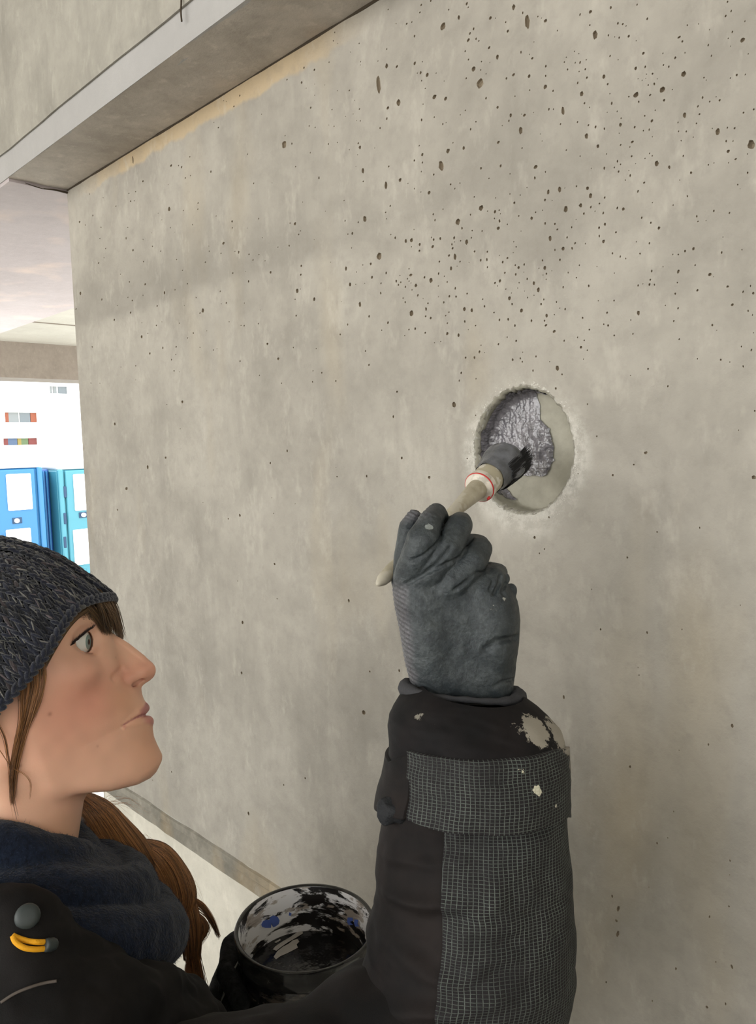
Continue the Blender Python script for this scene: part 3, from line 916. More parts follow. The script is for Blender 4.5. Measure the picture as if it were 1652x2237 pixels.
# dark blue cabin set back, seen in the gap
yA, yB = yz(99, 1060)[0], yz(121, 1060)[0]
root = empty('portable_toilet', (XT - 0.9, 0.5 * (yA + yB), ZG), 'narrow deep blue cabin side seen between the two lighter toilets', 'portable toilet', 'portable toilets on the ground outside')
V_, F_ = rbox_vf(XT - 1.2, XT - 0.25, yA - 0.02, yB + 0.02, ZG, yz(100, 1026)[1], 0.02)
mesh('cabin_shell', V_, F_, M_blue2, root, smooth=False)
for k in range(3):
    yy = yA + (yB - yA) * (0.2 + 0.3 * k)
    V_, F_ = rbox_vf(XT - 0.25, XT - 0.22, yy - 0.012, yy + 0.012, ZG, yz(100, 1030)[1], 0.004)
    mesh('rib', V_, F_, M_blue, root, smooth=False)

# ------------------------------------------------------------------ white building across the site
XBD = -30.0
M_fac = NT('white_render', 0.8, srgb(240, 240, 236)).m
M_orange = NT('orange_reveal', 0.7, srgb(112, 56, 32)).m
M_red = NT('red_reveal', 0.7, srgb(92, 38, 34)).m
M_glass = NT('window_glass', 0.15, srgb(76, 84, 88)).m
M_glass2 = NT('pale_blind', 0.6, srgb(100, 104, 104)).m
M_green = NT('green_curtain', 0.7, srgb(72, 88, 58)).m
M_yell = NT('yellow_curtain', 0.7, srgb(112, 98, 44)).m
M_bluc = NT('blue_curtain', 0.7, srgb(58, 74, 96)).m
bd = empty('apartment_building', (XBD - 3, 14, ZG), 'white rendered building with orange and red window surrounds', 'building')
wins = [(8, 78, 901, 923, [(8, 17, M_orange), (17, 39, M_glass2), (42, 64, M_glass), (65, 78, M_orange)]),
        (5, 79, 958, 973, [(5, 16, M_red), (16, 36, M_bluc), (37, 45, M_yell), (45, 60, M_green), (61, 79, M_red)]),
        (106, 144, 844, 860, [(106, 112, M_glass2), (115, 122, M_glass2), (126, 144, M_glass)]),
        (-78, -12, 900, 922, [(-78, -68, M_orange), (-68, -45, M_glass), (-43, -22, M_glass2), (-22, -12, M_orange)]),
        (108, 178, 958, 968, [(110, 140, M_glass2)])]
V_, F_ = box_vf(XBD - 8, XBD, -8, 34, ZG, 13.0)
mesh('facade', V_, F_, M_fac, bd, smooth=False)
for (u0, u1, v0, v1, sub) in wins[:4]:
    y0, y1 = onx(u0, v0, XBD)[1], onx(u1, v0, XBD)[1]
    z0, z1 = onx(u0, v1, XBD)[2], onx(u0, v0, XBD)[2]
    V_, F_ = cat_meshes([box_vf(XBD, XBD + 0.10, y0, y1, z1, z1 + 0.08), box_vf(XBD, XBD + 0.14, y0 - 0.05, y1 + 0.05, z0 - 0.07, z0),
                         box_vf(XBD, XBD + 0.10, y0 - 0.06, y0, z0, z1), box_vf(XBD, XBD + 0.10, y1, y1 + 0.06, z0, z1)])
    wf = mesh('window', V_, F_, M_fac, bd, smooth=False)
    for (a, b, mt) in sub:
        V_, F_ = box_vf(XBD, XBD + 0.05, onx(a, v0, XBD)[1], onx(b, v0, XBD)[1], z0, z1)
        mesh('pane', V_, F_, mt, wf, smooth=False)

# ------------------------------------------------------------------ the person: frame of the head (mm)
HD0 = 0.655
H0 = P(200, 1500, HD0)
hn = CAM - H0; hn /= np.linalg.norm(hn)                    # towards the viewer's side of the face
ha_ = R[:, 0] - hn * np.dot(R[:, 0], hn); ha_ /= np.linalg.norm(ha_)   # forward-ish (image right)
hb_ = np.cross(hn, ha_)                                    # up-ish
HM = np.stack([ha_, hb_, hn])


def L2W(p):
    return H0 + (np.asarray(p, float) / 1000.0) @ HM


def HL(u, v, c=0.0):
    r = ray(u, v)
    t = (c / 1000.0 + np.dot(H0 - CAM, hn)) / np.dot(r, hn)
    q = CAM + r * t - H0
    return np.array([q @ ha_, q @ hb_, q @ hn]) * 1000.0


NAS = HL(237, 1379)[:2]
TA = math.radians(25)
EU = np.array([-math.sin(TA), math.cos(TA)]); EF = np.array([math.cos(TA), math.sin(TA)])


def ST(a, b):
    return (a - NAS[0]) * EF[0] + (b - NAS[1]) * EF[1], (a - NAS[0]) * EU[0] + (b - NAS[1]) * EU[1]


mass_px = [(120, 1215), (175, 1260), (205, 1295), (219, 1325), (228, 1352), (237, 1379), (252, 1410), (268, 1450), (284, 1485), (302, 1502), (308, 1510), (314, 1526), (320, 1538), (321, 1549), (317, 1560), (324, 1567), (331, 1577), (334, 1591), (336, 1608), (344, 1627), (354, 1647), (357, 1661), (354, 1678)]
mp_ = np.array([ST(*HL(u, v)[:2]) for u, v in mass_px])
o_ = np.argsort(mp_[:, 1]); mp_ = mp_[o_]
tgrid = np.linspace(-135, 110, 246)
Fg = np.interp(tgrid, mp_[:, 1], mp_[:, 0])
kk_ = np.exp(-np.linspace(-3, 3, 9) ** 2); kk_ /= kk_.sum()
Fg = np.convolve(np.pad(Fg, 4, mode='edge'), kk_, 'valid')
Wt = [(-135, 36), (-115, 44), (-95, 50), (-75, 55), (-55, 60), (-30, 64.5), (0, 66), (35, 68), (60, 66), (80, 55), (95, 36), (104, 4)]
Pt = [(-125, 1.35), (-112, 1.3), (-95, 1.15), (-75, 1.12), (-55, 1.2), (-40, 1.4), (-25, 1.6), (0, 1.9), (30, 2.0), (110, 2.0)]
Bt = [(-135, -95), (-110, -100), (-60, -120), (-20, -175), (20, -188), (60, -175), (90, -140), (104, -100)]


def tab(T, t):
    T = np.array(T, float)
    return np.interp(t, T[:, 0], T[:, 1])


def Hmass(a, b):
    s, t = ST(a, b)
    Ff = np.interp(t, tgrid, Fg); W_ = tab(Wt, t); p_ = tab(Pt, t); Bk = tab(Bt, t)
    sm = -80.0
    xf = np.clip((s - sm) / (Ff - sm), 0, None)
    xb = np.clip((sm - s) / (sm - Bk), 0, None)
    return np.where(s > sm, W_ ** 2 * (1 - xf ** p_), W_ ** 2 * (1 - xb ** 2.2))


def surf(u, v, off=0.0):
    c = 20.0
    for _ in range(14):
        q = HL(u, v, c)
        c = 0.5 * c + 0.5 * math.sqrt(max(float(Hmass(q[0], q[1])), 0))
    return HL(u, v, c + off)


HBM = HL(70, 1484)[:2]; He1 = HL(246, 1304)[:2] - HBM; HAfr = np.linalg.norm(He1); He1 = He1 / HAfr; He2 = np.array([-He1[1], He1[0]])
# ---- head volume, half then mirrored
h = 0.85
V1 = Vol((-196, -205, 0), (66, 128, 82), h)
A2 = V1.X[:, :, 0]; B2 = V1.Y[:, :, 0]
A2, B2 = np.broadcast_arrays(A2, B2)
Hm = Hmass(A2, B2)
ga, gb = np.gradient(Hm, h)
g2 = (ga ** 2 + gb ** 2)[:, :, None]
V1.F = ((V1.Z ** 2 - Hm[:, :, None]) / np.sqrt(g2 + 4 * V1.Z ** 2 + 30.0)).astype(np.float32)
def surf2(u, v, off=0.0):
    """first point of the head's surface met along c at this pixel"""
    c = 80.0
    while c > 0:
        q = HL(u, v, c)
        i = ((q - np.array([V1.lo[0], V1.lo[1], 0])) / V1.h).round().astype(int)
        if (i >= 0).all() and (i[:2] < V1.F.shape[:2]).all() and i[2] < 97:
            if V1.F[i[0], i[1], i[2] + ZOFF] < 0: break
        c -= 0.4
    return HL(u, v, c + off)


ZOFF = 0
# jaw underside
jaw = np.array([HL(u, v, 20)[:2] for u, v in [(-250, 1590), (-100, 1650), (0, 1698), (72, 1722), (150, 1729), (240, 1727), (300, 1716), (330, 1704), (346, 1692), (362, 1668)]])
jb = np.interp(A2, jaw[:, 0], jaw[:, 1])
D = (jb - B2)[:, :, None] * 0.96 + np.zeros_like(V1.Z)
hh = np.clip(0.5 + 0.5 * (V1.F - D) / 9.0, 0, 1)
V1.F = (D + (V1.F - D) * hh + 9.0 * hh * (1 - hh)).astype(np.float32)
# neck
n0 = HL(50, 1600); n1 = HL(12, 1980)
V1.union(V1.cone(np.array([n0[0] + 7, n0[1], 0]), np.array([n1[0] - 9, n1[1], 0]), 48, 55), 12)
# sternomastoid hint
q0, q1 = HL(-10, 1700, 45), HL(120, 1850, 22)
V1.union(V1.cone(q0, q1, 11, 9), 14)
# eye region
EYE = HL(163, 1404, 30.0); ER = 12.0
def hvec(a, b): return np.array([a, b, 0.0])
V1.cut(V1.ell(EYE + np.array([10, 0, 9]), (11, 10.5, 14)), 8)
# nothing of the skull may stand out of the cap
hx = (A2 - HBM[0]) * He1[0] + (B2 - HBM[1]) * He1[1]; hy = (A2 - HBM[0]) * He2[0] + (B2 - HBM[1]) * He2[1]
hA = np.where(hx > 0, HAfr - 10, 88.0)
kq = ((np.abs(hx) / hA) ** 2.35)[:, :, None] + ((np.clip(hy, 0, None) / 120.0) ** 2.35)[:, :, None] + (V1.Z / 71.0) ** 2.35
V1.F = np.where((hy > 4)[:, :, None], np.maximum(V1.F, (kq ** (1 / 2.35) - 1) * 70), V1.F).astype(np.float32)
# brow ridge and cheek bone
b0, b1, b2_ = surf(150, 1350, -6), surf(185, 1338, -6), surf(218, 1352, -7)
V1.chain([b0, b1, b2_], [6, 6.5, 5], 9)
V1.union(V1.ell(surf(150, 1470, -11), (20, 12, 12)), 12)
V1.union(V1.ell(EYE, (ER + 1.7,) * 3), 4.5)
V1.union(V1.cone(HL(208, 1378, 15), HL(218, 1446, 17), 7.5, 9), 12)
# nose
npx = [(226, 1350), (237, 1379), (250, 1387), (264, 1394), (282, 1405.5), (300, 1419.5), (316, 1432), (329, 1446), (336.5, 1457), (338, 1467), (334.5, 1478), (326, 1487), (316, 1494), (307, 1501), (303, 1509), (290, 1516), (262, 1540), (215, 1540), (170, 1470), (175, 1390), (200, 1345)]
npoly = np.array([HL(u, v)[:2] for u, v in npx])
dn = poly_sdf(A2, B2, npoly)
d_in = np.clip(-dn, 0, None)
wn = np.sqrt(2 * 5.2 * np.clip(d_in, 0, 5.2) - np.clip(d_in, 0, 5.2) ** 2) + 0.62 * np.clip(d_in - 5.2, 0, None)
Hn = np.where(dn < 0, wn ** 2, -2 * 5.2 * dn)
ga, gb = np.gradient(Hn, h)
Dn = ((V1.Z ** 2 - Hn[:, :, None]) / np.sqrt((ga ** 2 + gb ** 2)[:, :, None] + 4 * V1.Z ** 2 + 20.0)).astype(np.float32)
full = tuple(slice(None) for _ in range(3))
V1.union((full, Dn), 5.5)
V1.union(V1.ell(HL(319, 1465, 0), (7.3, 7.2, 8.2)), 4)
# wings
rt = math.radians(28)
rotw = [(math.cos(rt), math.sin(rt), 0), (-math.sin(rt), math.cos(rt), 0), (0, 0, 1)]
V1.union(V1.ell(HL(274, 1485, 10.0), (10.5, 6.6, 6.4), rotw), 3.0)
V1.union(V1.ell(HL(300, 1474, 7), (9, 6.0, 5.0), rotw), 5)
# groove behind the wing
V1.cut(V1.cone(surf2(268, 1462, 0.6), surf2(250, 1480, 0.6), 1.3, 1.5), 5)
# nostril
V1.cut(V1.cone(HL(281, 1500, 8.5), HL(310, 1483, 6.0), 2.4, 2.2), 1.2)
V1.cut(V1.cone(HL(284, 1500, 12), HL(306, 1485, 9.0), 1.6, 1.5), 1.2)
# lips
ul = [HL(316.5, 1547, 0), HL(311, 1551, 8), surf2(300, 1559, -1.6), surf2(285, 1571, -1.0), surf2(270, 1584, -0.6)]
V1.chain(ul, [4.0, 4.0, 3.3, 2.4, 0.9], 3.0)
ll = [HL(324.0, 1576, 0), HL(318, 1577, 8), surf2(305, 1579, -2.0), surf2(288, 1583, -1.2), surf2(271, 1589, -0.6)]
V1.chain(ll, [4.6, 4.5, 3.8, 2.6, 0.9], 3.0)
ml = [HL(321, 1562, 0)] + [surf2(u, v, 0.1) for u, v in ((315, 1562.5), (309, 1564.5), (302, 1567), (295, 1570.5), (288, 1574.5), (281, 1579), (274, 1583.5), (266, 1588))]
for p_, q_ in zip(ml[:-1], ml[1:]):
    V1.cut(V1.cone(p_, q_, 0.9, 0.9), 1.2)
# lip valley under nose and below lower lip
# eyelid opening (wedge between two planes through the outer corner, inside a ball)
def plane(p, q, side):
    d = (q - p)[:2]; n = np.array([-d[1], d[0]]); n /= np.linalg.norm(n)
    return (V1.X - p[0]) * n[0] * side + (V1.Y - p[1]) * n[1] * side
oc = HL(141, 1417, 36)
up_ = HL(197, 1377, 33); lo_ = HL(200, 1428, 33)
Dw = np.maximum(np.maximum(plane(oc, up_, 1), plane(oc, lo_, -1)), oc[0] - V1.X)
Dw = np.maximum(Dw, 18.5 - V1.Z)
sphi = np.sqrt((V1.X - EYE[0]) ** 2 + (V1.Y - EYE[1]) ** 2 + (V1.Z - EYE[2]) ** 2)
Dw = np.maximum(Dw, sphi - 14.1 - np.clip((EYE[0] - V1.X) * 0.6, 0, 4.5))
V1.F = np.maximum(V1.F, -Dw).astype(np.float32)
V1.union((full, (sphi - (ER - 1.2)).astype(np.float32)), 0)
# mirror
half = V1.F
ZOFF = half.shape[2] - 1
V1.F = np.concatenate([half[:, :, :0:-1], half], axis=2)
V1.lo[2] = -h * (half.shape[2] - 1); V1.n = np.array(V1.F.shape)
hv, hq = V1.mesh()
# drop what sits deep under the cap (never seen): keep a closed-looking shell anyway
a_, b_, c_ = hv.T
s_, t_ = ST(a_, b_)


def smooth(x, e0, e1):
    t = np.clip((x - e0) / (e1 - e0), 0, 1); return t * t * (3 - 2 * t)


def blob(p, r, sharp=2.0):
    return np.exp(-(((a_ - p[0]) ** 2 + (b_ - p[1]) ** 2 + (np.abs(c_) - abs(p[2])) ** 2) / r ** 2) ** (sharp / 2))


skin = np.tile(np.array(srgb(226, 178, 150)), (len(hv), 1))
def tint(mask, c):
    global skin
    skin = skin * (1 - mask[:, None]) + np.array(c) * mask[:, None]
tint(0.55 * blob(surf2(205, 1520), 26), srgb(206, 132, 112))
tint(0.45 * blob(surf2(120, 1560), 38), srgb(210, 140, 118))
tint(0.5 * blob(HL(322, 1466, 4), 13), srgb(206, 132, 112))
tint(0.5 * blob(HL(270, 1478, 14), 12), srgb(196, 120, 104))
tint(0.4 * blob(surf2(175, 1445), 14), srgb(176, 132, 110))
tint(0.45 * blob(HL(222, 1425, 18), 12), srgb(170, 134, 106))
tint(0.5 * blob(HL(262, 1530, 24), 16), srgb(190, 140, 104))
tint(0.35 * blob(HL(325, 1620, 14), 22), srgb(196, 138, 104))
tint(0.5 * smooth(-b_, 92, 112), srgb(206, 160, 128))


def linedist(P_, rs=None):
    d = np.full(len(hv), 1e9)
    W3 = np.stack([a_, b_, np.abs(c_)], 1)
    for p, q in zip(P_[:-1], P_[1:]):
        e = q - p; t = np.clip(((W3 - p) @ e) / (e @ e), 0, 1)
        d = np.minimum(d, np.linalg.norm(W3 - p - t[:, None] * e, axis=1))
    return d


dm = linedist(ml)
du = linedist([p + np.array([0.3, 0.0, 0]) for p in ul]); dl = linedist(ll)
tcor = np.clip((np.abs(c_)) / 25, 0, 1)
lipu = smooth(-(du - (5.6 - 4.1 * tcor ** 2)), -0.8, 0.6) * (b_ > np.interp(np.abs(c_), [q[2] for q in ml], [q[1] for q in ml]) - 1)
lipl = smooth(-(dl - (5.8 - 4.4 * tcor ** 2)), -0.8, 0.6) * (b_ <= np.interp(np.abs(c_), [q[2] for q in ml], [q[1] for q in ml]))
tint(0.9 * lipu, srgb(176, 112, 112)); tint(0.85 * lipl, srgb(190, 122, 116))
tint(0.85 * smooth(-dm, -1.0, -0.55), srgb(120, 54, 50))
dno = linedist([HL(281, 1500, 10.5), HL(308, 1484, 7.5)])
tint(0.85 * smooth(-dno, -3.4, -2.2), srgb(150, 58, 46))
tint(0.45 * smooth(-linedist([surf2(u, v, 0) for u, v in ((143, 1366), (157, 1350), (176, 1342), (197, 1345), (214, 1355))]), -3.5, -1.5), srgb(120, 84, 64))
# lash line and lids
des = np.sqrt((a_ - EYE[0]) ** 2 + (b_ - EYE[1]) ** 2 + (np.abs(c_) - EYE[2]) ** 2)
tint(0.45 * smooth(-des, -15.0, -13.0) * (c_ > 0), srgb(196, 138, 118))
d_up = linedist([HL(152, 1414, 40), HL(172, 1394, 42), HL(195, 1376, 36)])
tint(0.85 * smooth(-d_up, -2.6, -1.2), srgb(70, 36, 34))
d_lo = linedist([HL(152, 1418, 40), HL(175, 1427, 41), HL(200, 1429, 34)])
tint(0.6 * smooth(-d_lo, -1.8, -0.8), srgb(120, 66, 58))
tint(0.9 * smooth(-(des - 11.4), -0.2, 0.2), srgb(206, 152, 130))
for (u, v, r, k) in ((109, 1560, 1.2, 0.5), (213, 1630, 0.8, 0.3), (45, 1672, 1.1, 0.4), (253, 1437, 0.7, 0.35), (67, 1716, 0.8, 0.25)):
    tint(k * blob(surf2(u, v), r * 1.3), srgb(120, 66, 52))
nz = vnoise(hv, 1 / 9.0)
skin *= (1 + 0.10 * nz)[:, None]

person = empty('person', L2W((-40, -560, 0)) * np.array([1, 1, 0]), 'woman in navy beanie and dark work jacket looking up while painting the hole', 'person')
MS = NT('skin', 0.48, spec=0.4)
at = MS.n('Attribute'); at.attribute_name = 'Col'
MS.color(at.outputs['Color'])
MS.set(Subsurface_Weight=0.18, Subsurface_Scale=0.004)
MS.b.inputs['Subsurface Radius'].default_value = (1.0, 0.35, 0.2)
vv = MS.obj()
MS.normal(MS.bump(MS.noise(vv, 900, 2), 0.10, 0.0006))
body = mesh('body', L2W(hv), hq, MS.m, person, colors=skin)
HVW = L2W(hv); HVN = vnormals(HVW, hq)

# ---- eyes
ER = 12.8
M_eyeball = NT('eye_white', 0.08, srgb(216, 214, 206)).m
M_iris = NT('iris_grey_blue', 0.2, srgb(118, 140, 136)).m
M_pupil = NT('pupil', 0.05, (0.004, 0.004, 0.005)).m
for sgn in (1, -1):
    ec = EYE * np.array([1, 1, sgn])
    gaze = np.array([math.cos(math.radians(20)) * math.cos(math.radians(3)), math.sin(math.radians(3)), math.sin(math.radians(20))])
    if sgn < 0: gaze = np.array([gaze[0], gaze[1], gaze[2] + 0.1])
    gaze /= np.linalg.norm(gaze)
    x, y, d = frame_of(gaze)
    prof = [(ER * math.cos(t), ER * math.sin(t)) for t in np.linspace(math.pi - 0.01, 0.5, 30)]
    V_, F_ = lathe(ec, d, prof, 40, cap0=True)
    eb = mesh('eyeball', L2W(V_), F_, M_eyeball, person)
    r5 = ER * math.sin(0.5); z5 = ER * math.cos(0.5)
    V_, F_ = lathe(ec, d, [(z5, r5), (z5 + 0.5, r5 * 0.8), (z5 + 0.6, r5 * 0.5), (z5 + 0.5, 2.3)], 40)
    mesh('iris', L2W(V_), F_, M_iris, eb)
    V_, F_ = lathe(ec, d, [(z5 + 0.5, 2.35), (z5 + 0.75, 2.0), (z5 + 0.8, 0.02)], 30)
    mesh('pupil', L2W(V_), F_, M_pupil, eb)
# lashes
M_lash = NT('lash', 0.5, srgb(36, 22, 20)).m
lines = []
for t in np.linspace(0, 1, 170):
    p = catmull([surf2(154, 1410, .2), surf2(164, 1400, .2), surf2(178, 1387, .2), surf2(193, 1375, .2)], 61)[int(t * 60)] + rng.normal(0, .25, 3)
    q = p + np.array([1.5 + 3.5 * t, 3.4 + 0.8 * t, 3.0 - 0.8 * t]) * rng.uniform(0.75, 1.2) + rng.normal(0, 0.35, 3)
    m_ = 0.5 * (p + q) + np.array([0.8, -0.5, 0.6])
    lines.append(L2W(catmull([p, m_, q], 6)))
for t in np.linspace(0, 1, 26)[:0]:
    p = catmull([surf2(155, 1419, .2), surf2(175, 1428.5, .2), surf2(197, 1430, .2)], 27)[int(t * 26)]
    q = p + np.array([1.2 + 1.0 * t, -1.6, 1.2]) * rng.uniform(0.7, 1.2) + rng.normal(0, 0.2, 3)
    lines.append(L2W(catmull([p, 0.5 * (p + q), q], 4)))
strands('eyelashes', lines, 0.00020, M_lash, person)

# ---- hair
MH = NT('auburn_hair', 0.38, spec=0.5)
MH.set(Sheen_Weight=0.1)
oi = MH.n('HairInfo') if False else None
vv = MH.obj((1, 1, 1))
MH.color(MH.ramp(MH.noise(vv, 200, 3), [(0.3, srgb(58, 36, 22)), (0.7, srgb(96, 62, 38))]))
MHd = NT('dark_brown_hair', 0.42, spec=0.5)
MHd.color(MHd.ramp(MHd.noise(MHd.obj((1, 1, 0.3)), 260, 3), [(0.35, srgb(52, 38, 26)), (0.7, srgb(142, 112, 80))]))
MHs = NT('stray_hair', 0.35, srgb(170, 120, 80), 0.6)


def bundle(guides, n, spread, npt=14, tipspread=None, wav=0.0, conv=None):
    """guides: list of point lists (world). Strands interpolate between random neighbouring guides"""
    G = [catmull(g, npt) for g in guides]
    out = []
    for _ in range(n):
        k = rng.uniform(0, len(G) - 1) if len(G) > 1 else 0
        i = int(min(k, len(G) - 2)) if len(G) > 1 else 0
        f = k - i
        L = G[i] * (1 - f) + G[i + 1] * f if len(G) > 1 else G[0].copy()
        j0 = rng.normal(0, spread, 3); j1 = rng.normal(0, spread if tipspread is None else tipspread, 3)
        tt = np.linspace(0, 1, npt)[:, None]
        L = L + j0 * (1 - tt) + j1 * tt
        if wav: L = L + wav * np.sin(tt * rng.uniform(3, 8) + rng.uniform(0, 6)) * rng.normal(0, 1, 3)
        out.append(L)
    return out


def hp(*P3): return [L2W(HL(u, v, c)) for u, v, c in P3]


def sp(*P3):
    return [L2W(surf2(u, v, o)) for u, v, o in P3]


MST = NT('hair_strand', 0.36, spec=0.5)
_a = MST.n('Attribute'); _a.attribute_name = 'Col'; MST.color(_a.outputs['Color'])
AUB = (srgb(58, 34, 20), srgb(206, 146, 92)); DRK = (srgb(46, 33, 22), srgb(160, 126, 90))
# eyebrow
lines = []
brow = [surf2(u, v, 0.5) for u, v in ((143, 1366), (157, 1350), (176, 1342), (197, 1345), (214, 1355))]
bc = catmull(brow, 120)
for k in range(950):
    t = rng.random()
    p = bc[int(t * 119)] + np.array([0, rng.normal(0, 1.7 * (0.5 + t * 0.6)), rng.normal(0, 0.6)])
    q = p + np.array([-4.5 + 1.5 * t, 0.2 + 3.0 * t, 0.7]) * rng.uniform(1.0, 1.7)
    lines.append(L2W(catmull([p, 0.5 * (p + q) + np.array([0, 0, .4]), q], 4)))
strands('eyebrow', lines, 0.00012, MHd.m, person, label='dark brown eyebrow')

# bangs falling from under the cap over the brow
lines = []
lines += bundle([hp((190, 1296, 40), (212, 1318, 38), (222, 1345, 34), (226, 1368, 30)),
                 hp((205, 1290, 34), (226, 1318, 30), (238, 1345, 24), (244, 1372, 18)),
                 hp((222, 1288, 22), (240, 1318, 18), (250, 1345, 12), (256, 1378, 6)),
                 hp((232, 1288, 6), (246, 1318, 2), (254, 1350, -4), (262, 1390, -8)),
                 hp((236, 1290, -10), (248, 1325, -14), (256, 1355, -16), (264, 1396, -18))], 620, 0.0009, tipspread=0.0022)
lines += bundle([sp((172, 1316, 2.5), (190, 1330, 2.5), (206, 1350, 3), (222, 1376, 3)), sp((186, 1306, 3), (206, 1326, 3), (220, 1348, 4), (233, 1382, 5)), sp((204, 1298, 4), (222, 1322, 4), (232, 1346, 5), (243, 1384, 6))], 420, 0.0008, tipspread=0.0012)
lines += bundle([hp((226, 1288, -4), (246, 1320, -10), (257, 1352, -14), (263, 1394, -18)), hp((230, 1290, -14), (248, 1325, -18), (258, 1360, -22), (265, 1396, -26))], 240, 0.0012)
strands('bangs', lines, 0.00022, MST.m, person, tone=DRK, label='dark brown fringe under the cap brim')
# dark hair hugging the brim from the brow to the temple
lines = bundle([sp((200, 1310, 2), (165, 1338, 3), (132, 1375, 3), (100, 1425, 3), (70, 1480, 3), (45, 1530, 3)),
                sp((196, 1328, 1), (166, 1352, 1.5), (138, 1388, 2), (108, 1438, 2), (80, 1490, 2), (58, 1540, 2)),
                sp((150, 1362, 1), (142, 1378, 1), (126, 1404, 1), (104, 1440, 1.4), (85, 1480, 2), (70, 1520, 2))], 520, 0.0007, npt=18)
strands('temple_hair', lines, 0.00022, MST.m, person, tone=DRK, label='dark hair hugging the cap edge')
lines = bundle([sp((82, 1440, 4), (86, 1490, 3), (72, 1550, 2.5), (50, 1620, 2), (34, 1690, 2), (30, 1740, 2)),
                sp((62, 1450, 5), (62, 1500, 4), (52, 1560, 3), (38, 1630, 2.5), (28, 1700, 2), (26, 1750, 2)),
                sp((42, 1470, 6), (44, 1520, 5), (44, 1580, 4), (30, 1640, 3), (22, 1700, 3), (30, 1760, 3))], 170, 0.0012, npt=22, tipspread=0.0008)
lines += bundle([sp((92, 1440, 3), (98, 1480, 2), (88, 1530, 2), (60, 1590, 2))], 40, 0.0008)
lines += bundle([sp((-30, 1600, 6), (0, 1640, 5), (24, 1675, 4), (52, 1692, 4), (66, 1712, 3), (64, 1745, 3))], 5, 0.0006, npt=22)
lines += bundle([sp((-20, 1560, 6), (8, 1610, 5), (20, 1680, 4), (26, 1740, 4), (36, 1790, 4))], 8, 0.0008, npt=22)
strands('side_strands', lines, 0.00020, MST.m, person, tone=AUB, label='long loose auburn strands hanging before the ear')

# plait over the far shoulder: three solid lobes wrapped in strands
VB = Vol((-60, -330, -175), (150, -70, -40), 1.6)
def lobes(Vx, L, k):
    for (p, q, r0, r1) in L: Vx.union(Vx.cone(p, q, r0, r1), k)
lobes(VB, [(HL(205, 1795, -70), HL(262, 1850, -84), 16, 17.5), (HL(262, 1850, -84), HL(300, 1900, -92), 17.5, 14)], 5)
lobes(VB, [(HL(330, 1880, -96), HL(372, 1935, -106), 16, 17.5), (HL(372, 1935, -106), HL(378, 1985, -108), 17, 12)], 2)
lobes(VB, [(HL(385, 1975, -108), HL(412, 2030, -110), 13, 9), (HL(412, 2030, -110), HL(418, 2070, -110), 9, 5)], 3)
bv, bq = VB.mesh()
bn = vnormals(bv, bq)
dirp = bv @ np.array([0.75, 0.66, 0])
bv = bv + bn * (1.6 * vnoise(np.stack([dirp * 0.55, (bv @ np.array([0.66, -0.75, 0])) * 0.06, bv[:, 2] * 0.3], 1), 1.0))[:, None]
plait = mesh('plait', L2W(bv), bq, MH.m, person, label='thick auburn plait over the far shoulder')
lines = []
def wrap(P3, r, n, tight=0.8):
    """strands lying on a bent capsule: P3 centre line px pts, r radii mm"""
    C3 = catmull([HL(*p) for p in P3], 22); rr = catmull(np.array(r, float)[:, None], 22)[:, 0]
    for _ in range(n):
        ph = rng.uniform(0, 2 * math.pi); tw = rng.uniform(0.7, 1.2)
        tt = np.linspace(0, 1, 22)
        dr = np.gradient(C3, axis=0); dr /= np.linalg.norm(dr, axis=1)[:, None]
        n1 = np.cross(dr, np.array([0, 0, 1.0])); n1 /= np.linalg.norm(n1, axis=1)[:, None]
        n2 = np.cross(dr, n1)
        A = ph + tw * tt
        L = C3 + ((rr + rng.uniform(0.3, 2.0)) )[:, None] * (np.cos(A)[:, None] * n1 + np.sin(A)[:, None] * n2)
        a0 = rng.uniform(0, 0.12); b0 = rng.uniform(0.85, 1.0)
        lines.append(L2W(catmull(L[int(a0 * 21):int(b0 * 21) + 1], 16)))
wrap([(160, 1740, -62), (200, 1782, -70), (240, 1828, -80), (282, 1873, -88), (318, 1915, -94), (332, 1935, -98)], [6, 16, 18.8, 18.8, 14, 3], 2600)
wrap([(296, 1842, -90), (330, 1876, -97), (362, 1918, -105), (382, 1960, -108), (384, 1995, -108), (380, 2025, -108)], [3, 16, 18.8, 18.8, 14, 4], 2600)
wrap([(368, 1945, -108), (388, 1980, -109), (408, 2020, -110), (418, 2060, -110), (420, 2100, -110)], [4, 14, 12, 8, 6], 900)
lines += bundle([hp((412, 2040, -112), (424, 2110, -112), (434, 2180, -112), (452, 2260, -112)),
                 hp((420, 2040, -108), (434, 2110, -108), (444, 2180, -108), (458, 2260, -108)),
                 hp((410, 2060, -116), (420, 2120, -116), (428, 2180, -116), (436, 2260, -116))], 420, 0.0022, tipspread=0.004)
lines += bundle([hp((395, 1975, -112), (450, 2010, -112), (452, 2040, -112), (424, 2072, -112)), hp((400, 1985, -112), (440, 2015, -112), (440, 2045, -112), (420, 2078, -112))], 90, 0.0014)
lines += bundle([hp((410, 1955, -112), (445, 1975, -112), (468, 2010, -112), (480, 2050, -112)), hp((405, 1965, -112), (438, 1985, -112), (460, 2015, -112), (474, 2042, -112))], 70, 0.0010)
strands('plait_strands', lines, 0.00030, MST.m, plait, tone=AUB)
